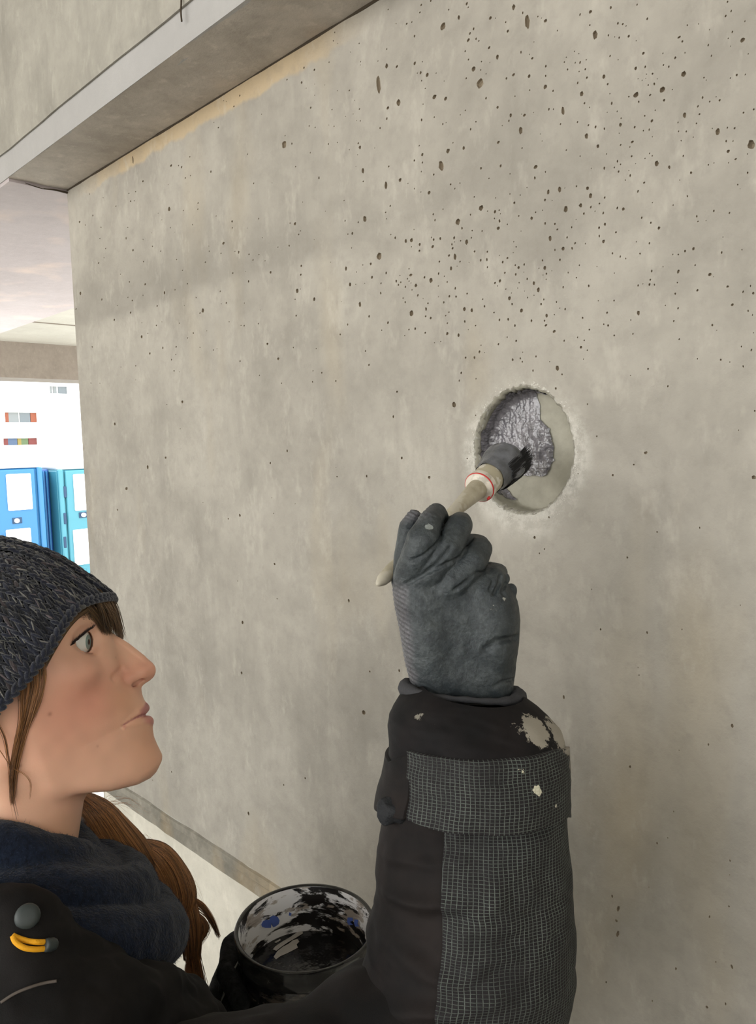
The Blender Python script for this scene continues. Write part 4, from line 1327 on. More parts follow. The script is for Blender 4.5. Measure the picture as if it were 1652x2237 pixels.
# hair gathered at the nape, leading round to the plait
VN = Vol(HL(-190, 1900, -110) - 20, HL(260, 1500, 40) + np.array([10, 30, 20]), 2.6)
VN.chain([HL(-95, 1625, 0), HL(-85, 1700, -12), HL(-20, 1765, -45), HL(80, 1792, -66), HL(190, 1790, -68)], [50, 40, 30, 20, 14], 8)
VN.chain([HL(-70, 1590, 34), HL(-85, 1700, 0)], [26, 22], 14)
nv, nq = VN.mesh()
nn_ = vnormals(nv, nq)
nv = nv + nn_ * (1.5 * vnoise(nv * np.array([1.0, 0.25, 1.0]), 1 / 4.0))[:, None]
mesh('nape_hair', L2W(nv), nq, MH.m, person)
lines = []
lines += bundle([hp((414, 2080, -112), (404, 2130, -112), (398, 2190, -112), (392, 2260, -112)), hp((418, 2080, -112), (412, 2130, -112), (412, 2190, -112), (414, 2260, -112))], 110, 0.0012)
for _ in range(60):
    u0, v0 = rng.uniform(220, 420), 0
    v0 = 1745 + (u0 - 200) * 0.9 + rng.uniform(-10, 15)
    c0 = rng.uniform(-100, -75)
    a1 = rng.uniform(0.2, 1.2); ln = rng.uniform(25, 75)
    lines += [catmull(hp((u0, v0, c0), (u0 + 0.5 * ln * math.cos(a1), v0 + 0.5 * ln * math.sin(a1) - 12, c0), (u0 + ln * math.cos(a1), v0 + ln * math.sin(a1) + rng.uniform(-10, 25), c0)), 12)]
for _ in range(14):
    lines += [catmull(hp((rng.uniform(205, 240), 1765, -70), (rng.uniform(230, 280), rng.uniform(1738, 1760), -76), (rng.uniform(290, 330), rng.uniform(1745, 1790), -80)), 12)]
strands('stray_hairs', lines, 0.00011, MHs.m, plait)
lines = [catmull(hp((250, 1335, -10), (272, 1380, -10), (283, 1410, -10)), 10), catmull(hp((247, 1330, -10), (264, 1365, -10), (270, 1395, -10)), 10)]
strands('loose_fringe_hairs', lines, 0.00010, MHs.m, person)

# ---- knit beanie: dome in the frame of its brim
BM = HL(70, 1484)[:2]; BFr = HL(246, 1304)[:2]; BBk = None
e1 = BFr - BM; Afr = np.linalg.norm(e1); e1 /= Afr
e2 = np.array([-e1[1], e1[0]])
top = HL(5, 1164)[:2] - BM
AB, BW, HT = 98.0, 80.0, 131.0
ex = 2.35


def hatpt(al, E, off=0.0):
    """al azimuth (0 front, + towards viewer), E elevation 0..pi/2"""
    A_ = np.where(np.cos(al) > 0, Afr - 0.5, AB)
    ce = np.cos(E) ** (2 / ex); se = np.sin(E) ** (2 / ex)
    X_ = (A_ + off) * np.cos(al) * ce
    Y_ = (BW + off) * np.sin(al) * ce
    Z_ = (HT + off) * se
    Z_ = Z_ + 12.5 * np.exp(-((np.arctan2(np.sin(al), np.cos(al)) - 0.85) / 0.42) ** 2) * np.cos(E) ** 6
    p = BM[None, :] + X_[..., None] * e1 + Z_[..., None] * e2
    return np.concatenate([p, Y_[..., None]], -1)


NA, NE = 160, 60
al = np.linspace(0, 2 * math.pi, NA, endpoint=False)
EE = np.linspace(0.0, math.pi / 2 - 0.002, NE)
AL, EL = np.meshgrid(al, EE)
HP_ = hatpt(AL.ravel(), EL.ravel(), -2.5)
ids = np.arange(NE * NA).reshape(NE, NA)
q = np.stack([ids[:-1], np.roll(ids, -1, 1)[:-1], np.roll(ids, -1, 1)[1:], ids[1:]], -1).reshape(-1, 4)
M_knit0 = NT('dark_yarn_base', 0.95, srgb(22, 25, 34), 0.1).m
hat = mesh('beanie', L2W(HP_), q, M_knit0, person, label='navy tweed knitted beanie')
MK = NT('navy_tweed_yarn', 0.9, spec=0.15)
at = MK.n('Attribute'); at.attribute_name = 'Col'
fib = MK.noise(MK.obj(), 1500, 3)
MK.color(MK.mix(MK.maprange(fib, 0.3, 0.7, 0, 1), at.outputs['Color'], (1.7, 1.7, 1.75), 'MULTIPLY'))
MK.normal(MK.bump(fib, 0.8, 0.001))
MK.set(Sheen_Weight=0.4)
# one stitch lobe: squashed ellipsoid 8 x 5
th = np.linspace(0, 2 * math.pi, 7, endpoint=False); ph = np.linspace(0, math.pi, 7)
lob = np.array([(math.cos(p), math.sin(p) * math.cos(t), math.sin(p) * math.sin(t)) for p in ph[1:-1] for t in th] + [(1, 0, 0), (-1, 0, 0)])
lf = []
for i in range(4):
    for j in range(7):
        lf.append([i * 7 + j, (i + 1) * 7 + j, (i + 1) * 7 + (j + 1) % 7, i * 7 + (j + 1) % 7])
lt = [[35, j, (j + 1) % 7] for j in range(7)] + [[36, 28 + (j + 1) % 7, 28 + j] for j in range(7)]
lft = np.array([[f[0], f[1], f[2]] for f in lf] + [[f[0], f[2], f[3]] for f in lf] + lt)
SV, SF, SC, sc_ = [], [], [], 0
rows = 22; arc = 0.0
Es = np.linspace(0.012, 1.46, 36)
navy = np.array(srgb(21, 24, 36)); nav2 = np.array(srgb(12, 14, 21)); fl = np.array(srgb(112, 110, 104)); fl2 = np.array(srgb(84, 74, 76))
for ri, E_ in enumerate(Es):
    ncol = int(max(10, round(100 * math.cos(E_) ** 0.8)))
    for ci in range(ncol):
        a0 = 2 * math.pi * (ci + 0.0) / ncol
        if not (-0.55 < a0 - 2 * math.pi < 0.01 or a0 < math.pi + 0.5): continue
        rib = 1.6 * (1 if ci % 4 < 2 else -0.6)
        for side in (-1, 1):
            aj = a0 + side * 0.25 * 2 * math.pi / ncol + rng.normal(0, 0.05) / ncol
            dE = 0.041 * rng.uniform(0.8, 1.25)
            p0 = hatpt(np.array([aj + side * 0.26 * 2 * math.pi / ncol]), np.array([min(E_ + dE * 0.62, 1.56)]), rib)[0]
            p1 = hatpt(np.array([aj - side * 0.20 * 2 * math.pi / ncol]), np.array([max(E_ - dE * 0.62, 0.001)]), rib)[0]
            cm = 0.5 * (p0 + p1); d = p0 - p1; ln = np.linalg.norm(d) + 1e-6; d /= ln
            nn = hatpt(np.array([aj]), np.array([E_]), 6)[0] - hatpt(np.array([aj]), np.array([E_]), 0)[0]; nn -= d * (nn @ d); nn /= np.linalg.norm(nn) + 1e-9
            bb = np.cross(d, nn)
            wdt = 1.65 * rng.uniform(0.75, 1.3)
            v = cm + nn * rng.normal(0.2, 0.5) + lob[:, :1] * d * ln * 0.62 + lob[:, 1:2] * bb * wdt + lob[:, 2:] * nn * 1.9
            SV.append(v); SF.append(lft + sc_); sc_ += len(v)
            r_ = rng.random()
            c = navy * rng.uniform(0.45, 1.2) if r_ < 0.80 else (nav2 if r_ < 0.975 else fl2 * rng.uniform(0.25, 0.5))
            SC.append(np.tile(c, (len(v), 1)))
            if rng.random() < 0.36:
                o2 = nn * 1.35 + bb * rng.normal(0, 0.5)
                v = cm + o2 + lob[:, :1] * (d + 0.2 * bb * rng.normal()) * ln * rng.uniform(0.3, 0.6) + lob[:, 1:2] * bb * rng.uniform(0.35, 0.75) + lob[:, 2:] * nn * 0.9
                SV.append(v); SF.append(lft + sc_); sc_ += len(v)
                SC.append(np.tile(fl * rng.uniform(0.35, 1.0) if rng.random() < 0.8 else fl2, (len(v), 1)))
# brim roll
for ci in range(96):
    a0 = 2 * math.pi * ci / 96
    for rr_, offs in ((0, (0.5, -3.0)), (1, (1.5, -0.5))):
        p = hatpt(np.array([a0 + 0.03 * rr_]), np.array([0.0]), offs[0])[0]
        p2 = hatpt(np.array([a0 + 0.05 + 0.03 * rr_]), np.array([0.0]), offs[0])[0]
        d = p2 - p; d /= np.linalg.norm(d)
        dn = np.array([-e2[0], -e2[1], 0]); dd = d * 0.8 + dn * (0.5 if rr_ else -0.5); dd /= np.linalg.norm(dd)
        bb = np.cross(dd, dn); bb /= np.linalg.norm(bb) + 1e-9; nn = np.cross(dd, bb)
        v = p + np.array([e2[0], e2[1], 0]) * offs[1] + lob[:, :1] * dd * 4.6 + lob[:, 1:2] * bb * 2.8 + lob[:, 2:] * nn * 2.4
        SV.append(v); SF.append(lft + sc_); sc_ += len(v)
        SC.append(np.tile(navy * rng.uniform(0.7, 1.3) if rng.random() < 0.96 else fl * 0.3, (len(v), 1)))
kv = np.concatenate(SV)
mesh('knit_stitches', L2W(kv), np.concatenate(SF), MK.m, hat, colors=np.concatenate(SC), kind='stuff')
# pale flecks of yarn caught in the knit and fuzz
fz, lines = [], []
for _ in range(300):
    a0 = rng.uniform(-0.4, 3.4); E_ = rng.uniform(0.02, 1.3)
    p = hatpt(np.array([a0]), np.array([E_]), 2.6 + rng.uniform(-0.5, 1.2))[0]
    q2 = hatpt(np.array([a0 + rng.choice([-1, 1]) * 0.045]), np.array([E_ + 0.035]), 3.0 + rng.uniform(-1.0, 0.6))[0]
    lines.append(L2W(catmull([p, 0.5 * (p + q2) + rng.normal(0, 0.4, 3), q2], 5)))
M_fl = NT('pale_yarn_fleck', 0.9, srgb(104, 104, 98), 0.1).m
strands('yarn_flecks', lines, 0.00034, M_fl, hat)
lines = []
for _ in range(1500):
    a0 = rng.uniform(-0.5, 3.4); E_ = rng.uniform(0.0, 1.3)
    p = hatpt(np.array([a0]), np.array([E_]), 2.0)[0]; q2 = hatpt(np.array([a0 + rng.normal(0, 0.03)]), np.array([min(abs(E_ + rng.normal(0, 0.03)), 1.5)]), 2.0 + rng.uniform(1.5, 4.5))[0]
    lines.append(L2W(catmull([p, 0.5 * (p + q2) + rng.normal(0, 0.8, 3), q2], 5)))
strands('yarn_fuzz', lines, 0.00009, NT('yarn_fuzz', 0.9, srgb(70, 72, 84), 0.1).m, hat)
# ------------------------------------------------------------------ clothing
M_fleece = NT('navy_fleece', 0.95, spec=0.1)
vv = M_fleece.obj()
M_fleece.color(M_fleece.ramp(M_fleece.noise(vv, 240, 5, 0.7), [(0.3, srgb(11, 15, 24)), (0.72, srgb(31, 40, 58))]))
M_fleece.normal(M_fleece.bump(M_fleece.math('ADD', M_fleece.noise(vv, 500, 3), M_fleece.math('MULTIPLY', M_fleece.noise(vv, 90, 3), 1.2)), 0.6, 0.002))
M_fleece.set(Sheen_Weight=0.15, Sheen_Roughness=0.5)
VG = Vol((-190, -330, -150), (120, -95, 190), 1.8)


def ringchain(Vx, front, near, r, k, n=30, back=1.0):
    f = HL(*front); m = HL(*near)
    K = np.array([m[0], 0.5 * (f[1] + m[1]), 0.0])
    U = f - K; W_ = m - K
    pts_, rs = [], []
    for i in range(n + 1):
        a = 2 * math.pi * i / n
        c, s_ = math.cos(a), math.sin(a)
        p = K + U * (c if c > 0 else c * back) + W_ * abs(s_) * np.array([0, 1, 0]) + W_ * s_ * np.array([1, 0, 1]) + (U * 0)
        pts_.append(p); rs.append(np.interp(abs(a - math.pi), [0, math.pi / 2, math.pi], [r[2], r[1], r[0]]))
    Vx.chain(pts_, rs, k)


ringchain(VG, (186, 1888, 0), (20, 1862, 58), (15, 20, 20), 4)
ringchain(VG, (215, 1925, 0), (45, 1930, 66), (20, 20, 20), 5)
ringchain(VG, (292, 1944, 0), (70, 1968, 74), (21, 24, 26), 3)
ringchain(VG, (250, 2010, 0), (60, 2030, 74), (30, 28, 30), 3)
ringchain(VG, (342, 2032, -4), (90, 2080, 92), (25.5, 30, 30), 2.5)
ringchain(VG, (285, 2085, 0), (80, 2140, 95), (27, 30, 30), 8)
gv, gq = VG.mesh()
gn = vnormals(gv, gq)
gv = gv + gn * (4.0 * vnoise(gv * np.array([0.6, 2.2, 0.8]), 1 / 26.0) + 1.6 * vnoise(gv, 1 / 9.0))[:, None]
neck_warmer = mesh('neck_warmer', L2W(gv), gq, M_fleece.m, person, label='navy fleece neck warmer in folds')
# fuzz on its outline
idx_ = rng.choice(len(gv), 14000)
lines = []
GW = L2W(gv); GN = gn @ HM
for i in idx_:
    d = GN[i] + rng.normal(0, 0.5, 3); 
    p = GW[i]; q = p + d * rng.uniform(0.0006, 0.0018)
    lines.append(np.array([p, 0.5 * (p + q) + rng.normal(0, 0.0002, 3), q]))
strands('fleece_fuzz', lines, 0.00010, NT('fleece_fuzz', 0.9, srgb(58, 68, 88), 0.1).m, neck_warmer)

# torso in its own upright frame: f forward, s towards the viewer's side, z up (mm)
TF = ha_ * np.array([1, 1, 0]); TF /= np.linalg.norm(TF)
TS = np.array([TF[1], -TF[0], 0.0])
if TS @ hn < 0: TS = -TS
TM = np.stack([TF, TS, [0, 0, 1.0]])
TO = L2W(HL(40, 1965, 0))


def T2W(p): return TO + (np.asarray(p, float) / 1000.0) @ TM


def W2T(p): return ((np.asarray(p, float) - TO) @ TM.T) * 1000.0


MJ = NT('black_work_jacket', 0.82, spec=0.25)
vv = MJ.obj()
cj = MJ.ramp(MJ.noise(vv, 25, 4), [(0.3, srgb(8, 7, 7)), (0.7, srgb(24, 21, 20))])
MJ.color(cj)
MJ.normal(MJ.bump(MJ.noise(vv, 1300, 2), 0.3, 0.0006))
VT = Vol((-230, -300, -700), (250, 300, 70), 4.5)
SHN = W2T(T2W((-20, 150, -70)))
VT.union(VT.ell((0, 0, -210), (120, 165, 230)), 0)
VT.union(VT.ell((-5, 0, -480), (125, 165, 230)), 60)
VT.union(VT.cone(np.array([-15, 165, -70]), np.array([-15, -165, -70]), 66, 66), 50)
VT.union(VT.cone(np.array([35, 45, -40]), np.array([55, -70, -60]), 45, 40), 30)
VT.union(VT.cone(np.array([-60, 70, -10]), np.array([10, 95, -25]), 38, 34), 25)
tv, tq = VT.mesh()
tn = vnormals(tv, tq)
tv = tv + tn * (16 * vnoise(tv * np.array([1, 1, 1.6]), 1 / 75.0) + 7 * vnoise(tv * np.array([1.3, 1, 2]), 1 / 30.0))[:, None]
jacket = mesh('jacket', T2W(tv), tq, MJ.m, person, label='black work jacket')
# trousers and boots below the frame
MTr = NT('dark_trousers', 0.85, srgb(34, 34, 38), 0.2).m
VL = Vol((-200, -240, -1560), (240, 240, -560), 7.0)
zf = -(TO[2]) * 1000
for sd in (1, -1):
    VL.chain([np.array([-5, 85 * sd, -640]), np.array([5, 95 * sd, -980]), np.array([-10, 100 * sd, zf + 110])], [98, 70, 55], 30)
VL.union(VL.ell((0, 0, -640), (120, 160, 90)), 40)
lv, lq = VL.mesh()
mesh('trousers', T2W(lv), lq, MTr, person, label='dark trousers')
MBt = NT('black_boot_leather', 0.6, srgb(22, 20, 18), 0.3).m
for sd in (1, -1):
    VBt = Vol((-100, 100 * sd - 75, zf - 4), (240, 100 * sd + 75, zf + 190), 5.0)
    VBt.chain([np.array([-30, 100 * sd, zf + 48]), np.array([60, 102 * sd, zf + 44]), np.array([165, 106 * sd, zf + 36])], [47, 44, 36], 12)
    VBt.chain([np.array([-18, 100 * sd, zf + 60]), np.array([-12, 100 * sd, zf + 150])], [52, 58], 25)
    VBt.F = np.maximum(VBt.F, (zf + 1 - VBt.Z) + 0 * VBt.F).astype(np.float32)
    ov, oq = VBt.mesh()
    mesh('boot', T2W(ov), oq, MBt, person)

# shoulder piece of the jacket hood edge: big folds seen bottom left
def SW(u, v, d): return P(u, v, d)
lf_ = [([(-80, 1995, .500), (10, 2000, .497), (70, 2022, .500), (112, 2062, .512)], 0.019),
       ([(-80, 2085, .486), (40, 2082, .486), (120, 2108, .500), (200, 2142, .520), (300, 2165, .548)], 0.024),
       ([(-80, 2180, .474), (80, 2168, .478), (230, 2188, .500), (350, 2200, .545), (385, 2215, .57)], 0.026),
       ([(-80, 2280, .462), (120, 2262, .468), (300, 2262, .51), (420, 2290, .56)], 0.032)]
VJ = None
lo_w = np.array([1e9] * 3); hi_w = -lo_w
allp = []
for L, r in lf_:
    cc = catmull([W2T(P(*q)) for q in L], 14); allp.append((cc, r * 1000))
    lo_w = np.minimum(lo_w, cc.min(0)); hi_w = np.maximum(hi_w, cc.max(0))
VJ = Vol(lo_w - 45, hi_w + 45, 2.6)
for cc, r in allp: VJ.chain(list(cc), [r] * len(cc), 4.5)
jv, jq = VJ.mesh()
jn = vnormals(jv, jq)
jv = jv + jn * (7 * vnoise(jv * np.array([0.7, 0.8, 2.0]), 1 / 24.0) + 2 * vnoise(jv, 1 / 8.0))[:, None]
mesh('hood', T2W(jv), jq, MJ.m, person, label='bunched black hood and collar of the jacket')
# cord stopper and yellow cord loops
def on_hood(u, v, off=0.0):
    for d in np.arange(.40, .62, .0008):
        p = W2T(P(u, v, d)); i = ((p - VJ.lo) / VJ.h).round().astype(int)
        if (i >= 0).all() and (i < np.array(VJ.F.shape)).all() and VJ.F[tuple(i)] < 0: return P(u, v, d - off)
    return P(u, v, .49 - off)


MGs = NT('grey_rubber_toggle', 0.5, srgb(52, 58, 57), 0.4).m
cc0 = on_hood(60, 2002, 0.0045)
ax0 = (CAM - cc0) / np.linalg.norm(CAM - cc0)
V_, F_ = lathe(cc0, ax0, [(-0.014, 0.0072), (0.0005, 0.0076), (0.0022, 0.0066), (0.0030, 0.0040), (0.0032, 0.0001)], 22)
mesh('cord_stopper', V_, F_, MGs, person)
MY = NT('yellow_cord', 0.7, srgb(226, 160, 26), 0.3)
MY.normal(MY.bump(MY.noise(MY.obj(), 900, 2), 0.5, 0.0008)); MY = MY.m
for L in ([(28, 2044), (34, 2058), (52, 2070), (76, 2074), (101, 2072)], [(28, 2044), (42, 2050), (62, 2056), (80, 2058), (97, 2058)]):
    V_, F_ = tube_vf(catmull([on_hood(u, v, .0035) for u, v in L], 24), 0.0017, 8)
    mesh('cord_loop', V_, F_, MY, person, label='yellow elastic cord')
V_, F_ = tube_vf(catmull([on_hood(98, 2065, .0035), on_hood(110, 2064, .003), on_hood(121, 2062, .002)], 10), [0.003, 0.0038, 0.0040, 0.004, 0.004, 0.004, 0.004, 0.0038, 0.0034, 0.0026], 10)
mesh('cord_end', V_, F_, MGs, person)

sm = [on_hood(u, v, .0012) for u, v in ((2, 2190), (30, 2172), (62, 2158), (95, 2148), (124, 2143))]
V_, F_ = tube_vf(catmull(sm, 30), 0.0009, 6)
mesh('seam_piping', V_, F_, NT('worn_piping', 0.8, srgb(92, 84, 78), 0.2).m, person, label='worn pale seam edge')

# ---- right arm: a surface A(phi, v) given by the outline of the sleeve
def arm_fn(rows):
    rows = np.array(rows, float)

    def A(phi, v, off=0.0):
        phi = np.asarray(phi, float); v = np.asarray(v, float)
        uL = np.interp(v, rows[:, 0], rows[:, 1]); uR = np.interp(v, rows[:, 0], rows[:, 2])
        d = np.interp(v, rows[:, 0], rows[:, 3]); hd = np.interp(v, rows[:, 0], rows[:, 4])
        cu_, hw = 0.5 * (uL + uR), 0.5 * (uR - uL)
        c, s_ = np.cos(phi), np.sin(phi)
        u = cu_ + (hw + off * F / d) * c
        dd = d - (hd + off) * s_
        # keep the outline true when the front comes nearer
        x = (u - CX) / F * d; y = (v - CY) / F * d
        return CAM + x[..., None] * R[:, 0] + y[..., None] * R[:, 1] + dd[..., None] * R[:, 2]
    return A, rows


def grid_mesh(name, A, phi0, phi1, v0, v1, nphi, nv, off, mat, parent, disp=None, thick=None, closed=False, **kw):
    """phi0/phi1 functions of t, v0/v1 functions of s (s along phi, t along v)"""
    s_ = np.linspace(0, 1, nphi); t_ = np.linspace(0, 1, nv)
    S, T = np.meshgrid(s_, t_, indexing='ij')
    PH = phi0(T) * (1 - S) + phi1(T) * S
    VV_ = v0(S) * (1 - T) + v1(S) * T
    OF = np.full(S.shape, off)
    if disp is not None: OF = OF + disp(PH, VV_)
    Pn = A(PH, VV_, OF)
    uv = np.stack([PH * 0.060, VV_ / F * 0.56], -1)
    if thick:
        pad = A(PH, VV_, OF - thick)
        Pn = np.concatenate([pad[:1], Pn, pad[-1:]], 0)
        uv = np.concatenate([uv[:1], uv, uv[-1:]], 0)
        pad2 = np.concatenate([pad[:1], pad, pad[-1:]], 0)
        Pn = np.concatenate([pad2[:, :1], Pn, pad2[:, -1:]], 1)
        uv = np.concatenate([uv[:, :1], uv, uv[:, -1:]], 1)
    n0, n1 = Pn.shape[:2]
    ids = np.arange(n0 * n1).reshape(n0, n1)
    q = np.stack([ids[:-1, :-1], ids[:-1, 1:], ids[1:, 1:], ids[1:, :-1]], -1).reshape(-1, 4)
    return mesh(name, Pn.reshape(-1, 3), q, mat, parent, uv=uv.reshape(-1, 2), **kw)


arm_rows = [(1735, 842, 1222, .558, .050), (1761, 836, 1228, .558, .052), (1796, 836, 1229, .556, .053), (1830, 829, 1231, .554, .054), (1867, 824, 1236, .552, .055), (1903, 820, 1239, .550, .056),
            (1921, 824, 1240, .549, .056), (1950, 822, 1242, .547, .056), (1974, 820, 1243, .546, .057), (2010, 808, 1245, .543, .058), (2038, 799, 1246, .541, .058), (2081, 801, 1247, .538, .059),
            (2113, 790, 1247, .536, .060), (2135, 785, 1246, .534, .060), (2188, 780, 1235, .530, .061), (2237, 785, 1220, .525, .062), (2300, 800, 1200, .52, .062), (2380, 830, 1170, .51, .06)]
A1, _ = arm_fn(arm_rows)


def wrinkle(PH, VV_):
    p = np.stack([np.cos(PH) * 2.2, np.sin(PH) * 2.2, VV_ / 70.0], -1)
    o = 0.006 * vnoise(p + np.stack([VV_ * 0.004, VV_ * 0, VV_ * 0], -1), 1.0) + 0.003 * vnoise(p, 2.7)
    for (ph0, vv0, sl, wv, am) in ((2.3, 1905, 26, 16, 0.0045), (2.4, 2010, -50, 20, 0.0045), (2.2, 2110, 60, 22, 0.006), (2.3, 2190, -60, 22, 0.006), (2.5, 1835, 30, 14, 0.003)):
        o = o + am * np.exp(-((VV_ - vv0 - sl * (PH - ph0)) / wv) ** 2 - ((PH - ph0) / 0.75) ** 2)
    return o


def wr0(PH, VV_):
    e = np.clip((np.cos(PH) ** 2), 0, 1)
    return wrinkle(PH, VV_) * (1 - 0.6 * e)


MSl = NT('black_sleeve', 0.8, spec=0.25)
vv = MSl.obj()
MSl.color(MSl.ramp(MSl.noise(vv, 22, 4), [(0.35, srgb(9, 8, 8)), (0.7, srgb(31, 25, 23))]))
MSl.normal(MSl.bump(MSl.noise(vv, 1300, 2), 0.3, 0.0006))
cst = lambda x: (lambda t: np.full(np.shape(t), float(x)))
sleeve = grid_mesh('sleeve', A1, cst(-math.pi), cst(math.pi), cst(1735), cst(2380), 240, 260, 0.0, MSl.m, person, wr0, label='black jacket sleeve of the raised arm')

# grid-woven reinforcement
def gridmat(name, pu, pv, paint=False):
    G = NT(name, 0.75, spec=0.3)
    uvn = G.n('UVMap'); sp_ = G.n('SeparateXYZ'); G.l(uvn.outputs[0], sp_.inputs[0])
    wob = G.math('MULTIPLY', G.math('SUBTRACT', G.noise(G.obj(), 30, 3), 0.5), 0.0030)

    def line(axis, per, wdt):
        f = G.math('FRACT', G.math('DIVIDE', G.math('ADD', G.math('ADD', sp_.outputs[axis], wob), 10.0), per))
        d = G.math('ABSOLUTE', G.math('SUBTRACT', f, 0.5))
        return G.maprange(d, wdt, wdt + 0.09, 1, 0, True)
    lx = line('X', pu, 0.045); ly = line('Y', pv, 0.055)
    ln = G.math('MAXIMUM', lx, ly)
    dust = G.maprange(G.noise(G.obj(), 34, 5, 0.7), 0.35, 0.7, 0.3, 1.0)
    yarn = G.mix(G.noise(G.obj(), 700, 2), srgb(58, 66, 62), srgb(128, 136, 128))
    c = G.mix(G.math('MULTIPLY', ln, dust), G.mix(G.noise(G.obj(), 260, 2), srgb(18, 16, 18), srgb(36, 32, 34)), yarn)
    if paint: c = splat(G, c)
    G.color(c)
    G.normal(G.bump(ln, 0.8, 0.0008))
    return G.m


def splat(G, c, spots=None):
    g = G.n('NewGeometry')
    v = G.obj()
    for (pt, rad, th, colr) in (spots or SPOTS):
        dn_ = G.n('VectorMath'); dn_.operation = 'DISTANCE'; G.l(g.outputs['Position'], dn_.inputs[0]); dn_.inputs[1].default_value = [float(x) for x in pt]
        m = G.maprange(dn_.outputs['Value'], rad * 0.35, rad, 0.24, -0.22)
        k = G.math('ADD', G.noise(v, 150, 5, 0.7, 0.3), m)
        f = G.maprange(k, th, th + 0.035, 0, 1)
        c = G.mix(f, c, colr)
    return c


SPOTS = [(P(1148, 1578, .525), .015, .56, srgb(126, 120, 110)), (P(1180, 1588, .535), .021, .53, srgb(150, 144, 132)), (P(1214, 1618, .556), .026, .52, srgb(150, 144, 133)), (P(1226, 1660, .560), .026, .55, srgb(128, 123, 113)),
         (P(1148, 1686, .506), .0065, .50, srgb(216, 212, 188)), (P(1153, 1700, .506), .0055, .53, srgb(212, 208, 184)), (P(1176, 1728, .510), .006, .60, srgb(204, 200, 178)), (P(1202, 1758, .520), .0075, .54, srgb(214, 208, 190)), (P(1220, 1785, .540), .009, .62, srgb(180, 176, 160))]
M_gr = gridmat('grid_reinforcement', 0.00290, 0.00205)
M_gr2 = gridmat('grid_cuff_tab', 0.0029, 0.00205, True)
plL = np.array([(1745, 960), (1800, 957), (1867, 955), (1974, 956), (2045, 947), (2117, 943), (2181, 933), (2199, 940), (2237, 931), (2380, 925)], float)


def phi_at(rows, v, u):
    rows = np.array(rows, float)
    uL = np.interp(v, rows[:, 0], rows[:, 1]); uR = np.interp(v, rows[:, 0], rows[:, 2])
    return np.arccos(np.clip((u - 0.5 * (uL + uR)) / (0.5 * (uR - uL)), -0.999, 0.999))


def pl_phi(T):
    v = 1700 + (2378 - 1700) * T
    return phi_at(arm_rows, v, np.interp(v, plL[:, 0], plL[:, 1]))


grid_mesh('sleeve_reinforcement', A1, cst(-0.9), pl_phi, cst(1700), cst(2378), 150, 240, 0.0022, M_gr, sleeve, wr0, thick=0.003, label='grey grid-woven reinforcement panel')

# cuff
cuff_rows = [(1490, 925, 1105, .585, .036), (1503, 905, 1122, .583, .042), (1513, 886, 1134, .582, .047), (1524, 873, 1148, .580, .049), (1545, 858, 1178, .577, .052), (1561, 850, 1196, .575, .054), (1590, 848, 1222, .571, .056),
             (1612, 849, 1230, .568, .057), (1650, 848, 1232, .566, .058), (1700, 846, 1233, .562, .062), (1745, 840, 1233, .560, .064), (1775, 840, 1232, .558, .064), (1800, 846, 1231, .558, .062), (1830, 850, 1228, .558, .060)]
A2f, _ = arm_fn(cuff_rows)
MCf = NT('black_cuff', 0.8, spec=0.25)
vv = MCf.obj()
cfc = MCf.ramp(MCf.noise(vv, 22, 4), [(0.35, srgb(9, 8, 9)), (0.75, srgb(27, 22, 22))])
MCf.color(splat(MCf, cfc, SPOTS[:5] + [(P(892, 1600, .548), .010, .66, srgb(110, 104, 96)), (P(912, 1560, .54), .008, .66, srgb(120, 116, 106)), (P(905, 1525, .54), .005, .62, srgb(150, 146, 138)), (P(945, 1545, .53), .004, .60, srgb(130, 120, 110))]))
MCf.normal(MCf.bump(MCf.noise(vv, 1300, 2), 0.3, 0.0006))


def top_v(S):   # front edge of the cuff dips on the right
    ph = -math.pi + 2 * math.pi * S
    return 1503 + 14 * np.clip(np.cos(ph), 0, 1) - 12 * np.clip(-np.cos(ph), 0, 1) + 6 * np.sin(ph)


def cuffw(PH, VV_):
    p = np.stack([np.cos(PH) * 2, np.sin(PH) * 2, VV_ / 40.0], -1)
    return (0.0045 * vnoise(p, 1.2) + 0.002 * vnoise(p, 3.1)) * (1 - 0.7 * np.cos(PH) ** 2)


cuff = grid_mesh('cuff', A2f, cst(-math.pi), cst(math.pi), top_v, cst(1735), 260, 110, 0.0, MCf.m, person, cuffw, label='black cuff with plaster on its outer edge')
# cuff tab: grid front and plain left end
def tab_top(S): 
    u = 890 + (1236 - 890) * (1 - S)
    return np.interp(u, [885, 1116, 1184, 1232], [1606, 1604, 1622, 1668])
def tab_bot(S):
    u = 890 + (1236 - 890) * (1 - S)
    return np.interp(u, [885, 960, 1080, 1145, 1200, 1232], [1737, 1741, 1743, 1750, 1782, 1812])
lphi = float(phi_at(cuff_rows, 1670, 890))
grid_mesh('cuff_tab', A2f, cst(-0.25), cst(lphi), tab_top, tab_bot, 150, 60, 0.0030, M_gr2, cuff, cuffw, thick=0.0034, label='grid-woven tab wrapped round the cuff')
grid_mesh('cuff_strap', A2f, cst(lphi - 0.04), cst(math.pi + 0.6), lambda S: 1610 + 38 * np.clip(S * 3, 0, 1), lambda S: 1736 + 26 * np.clip(S * 2, 0, 1), 80, 40, 0.0026, MSl.m, cuff, lambda a, b: cuffw(a, b) + 0.0055 * np.clip((b - 1650) / 110, 0, 1) * np.clip(-np.cos(a), 0, 1), thick=0.004, label='plain black strap end')
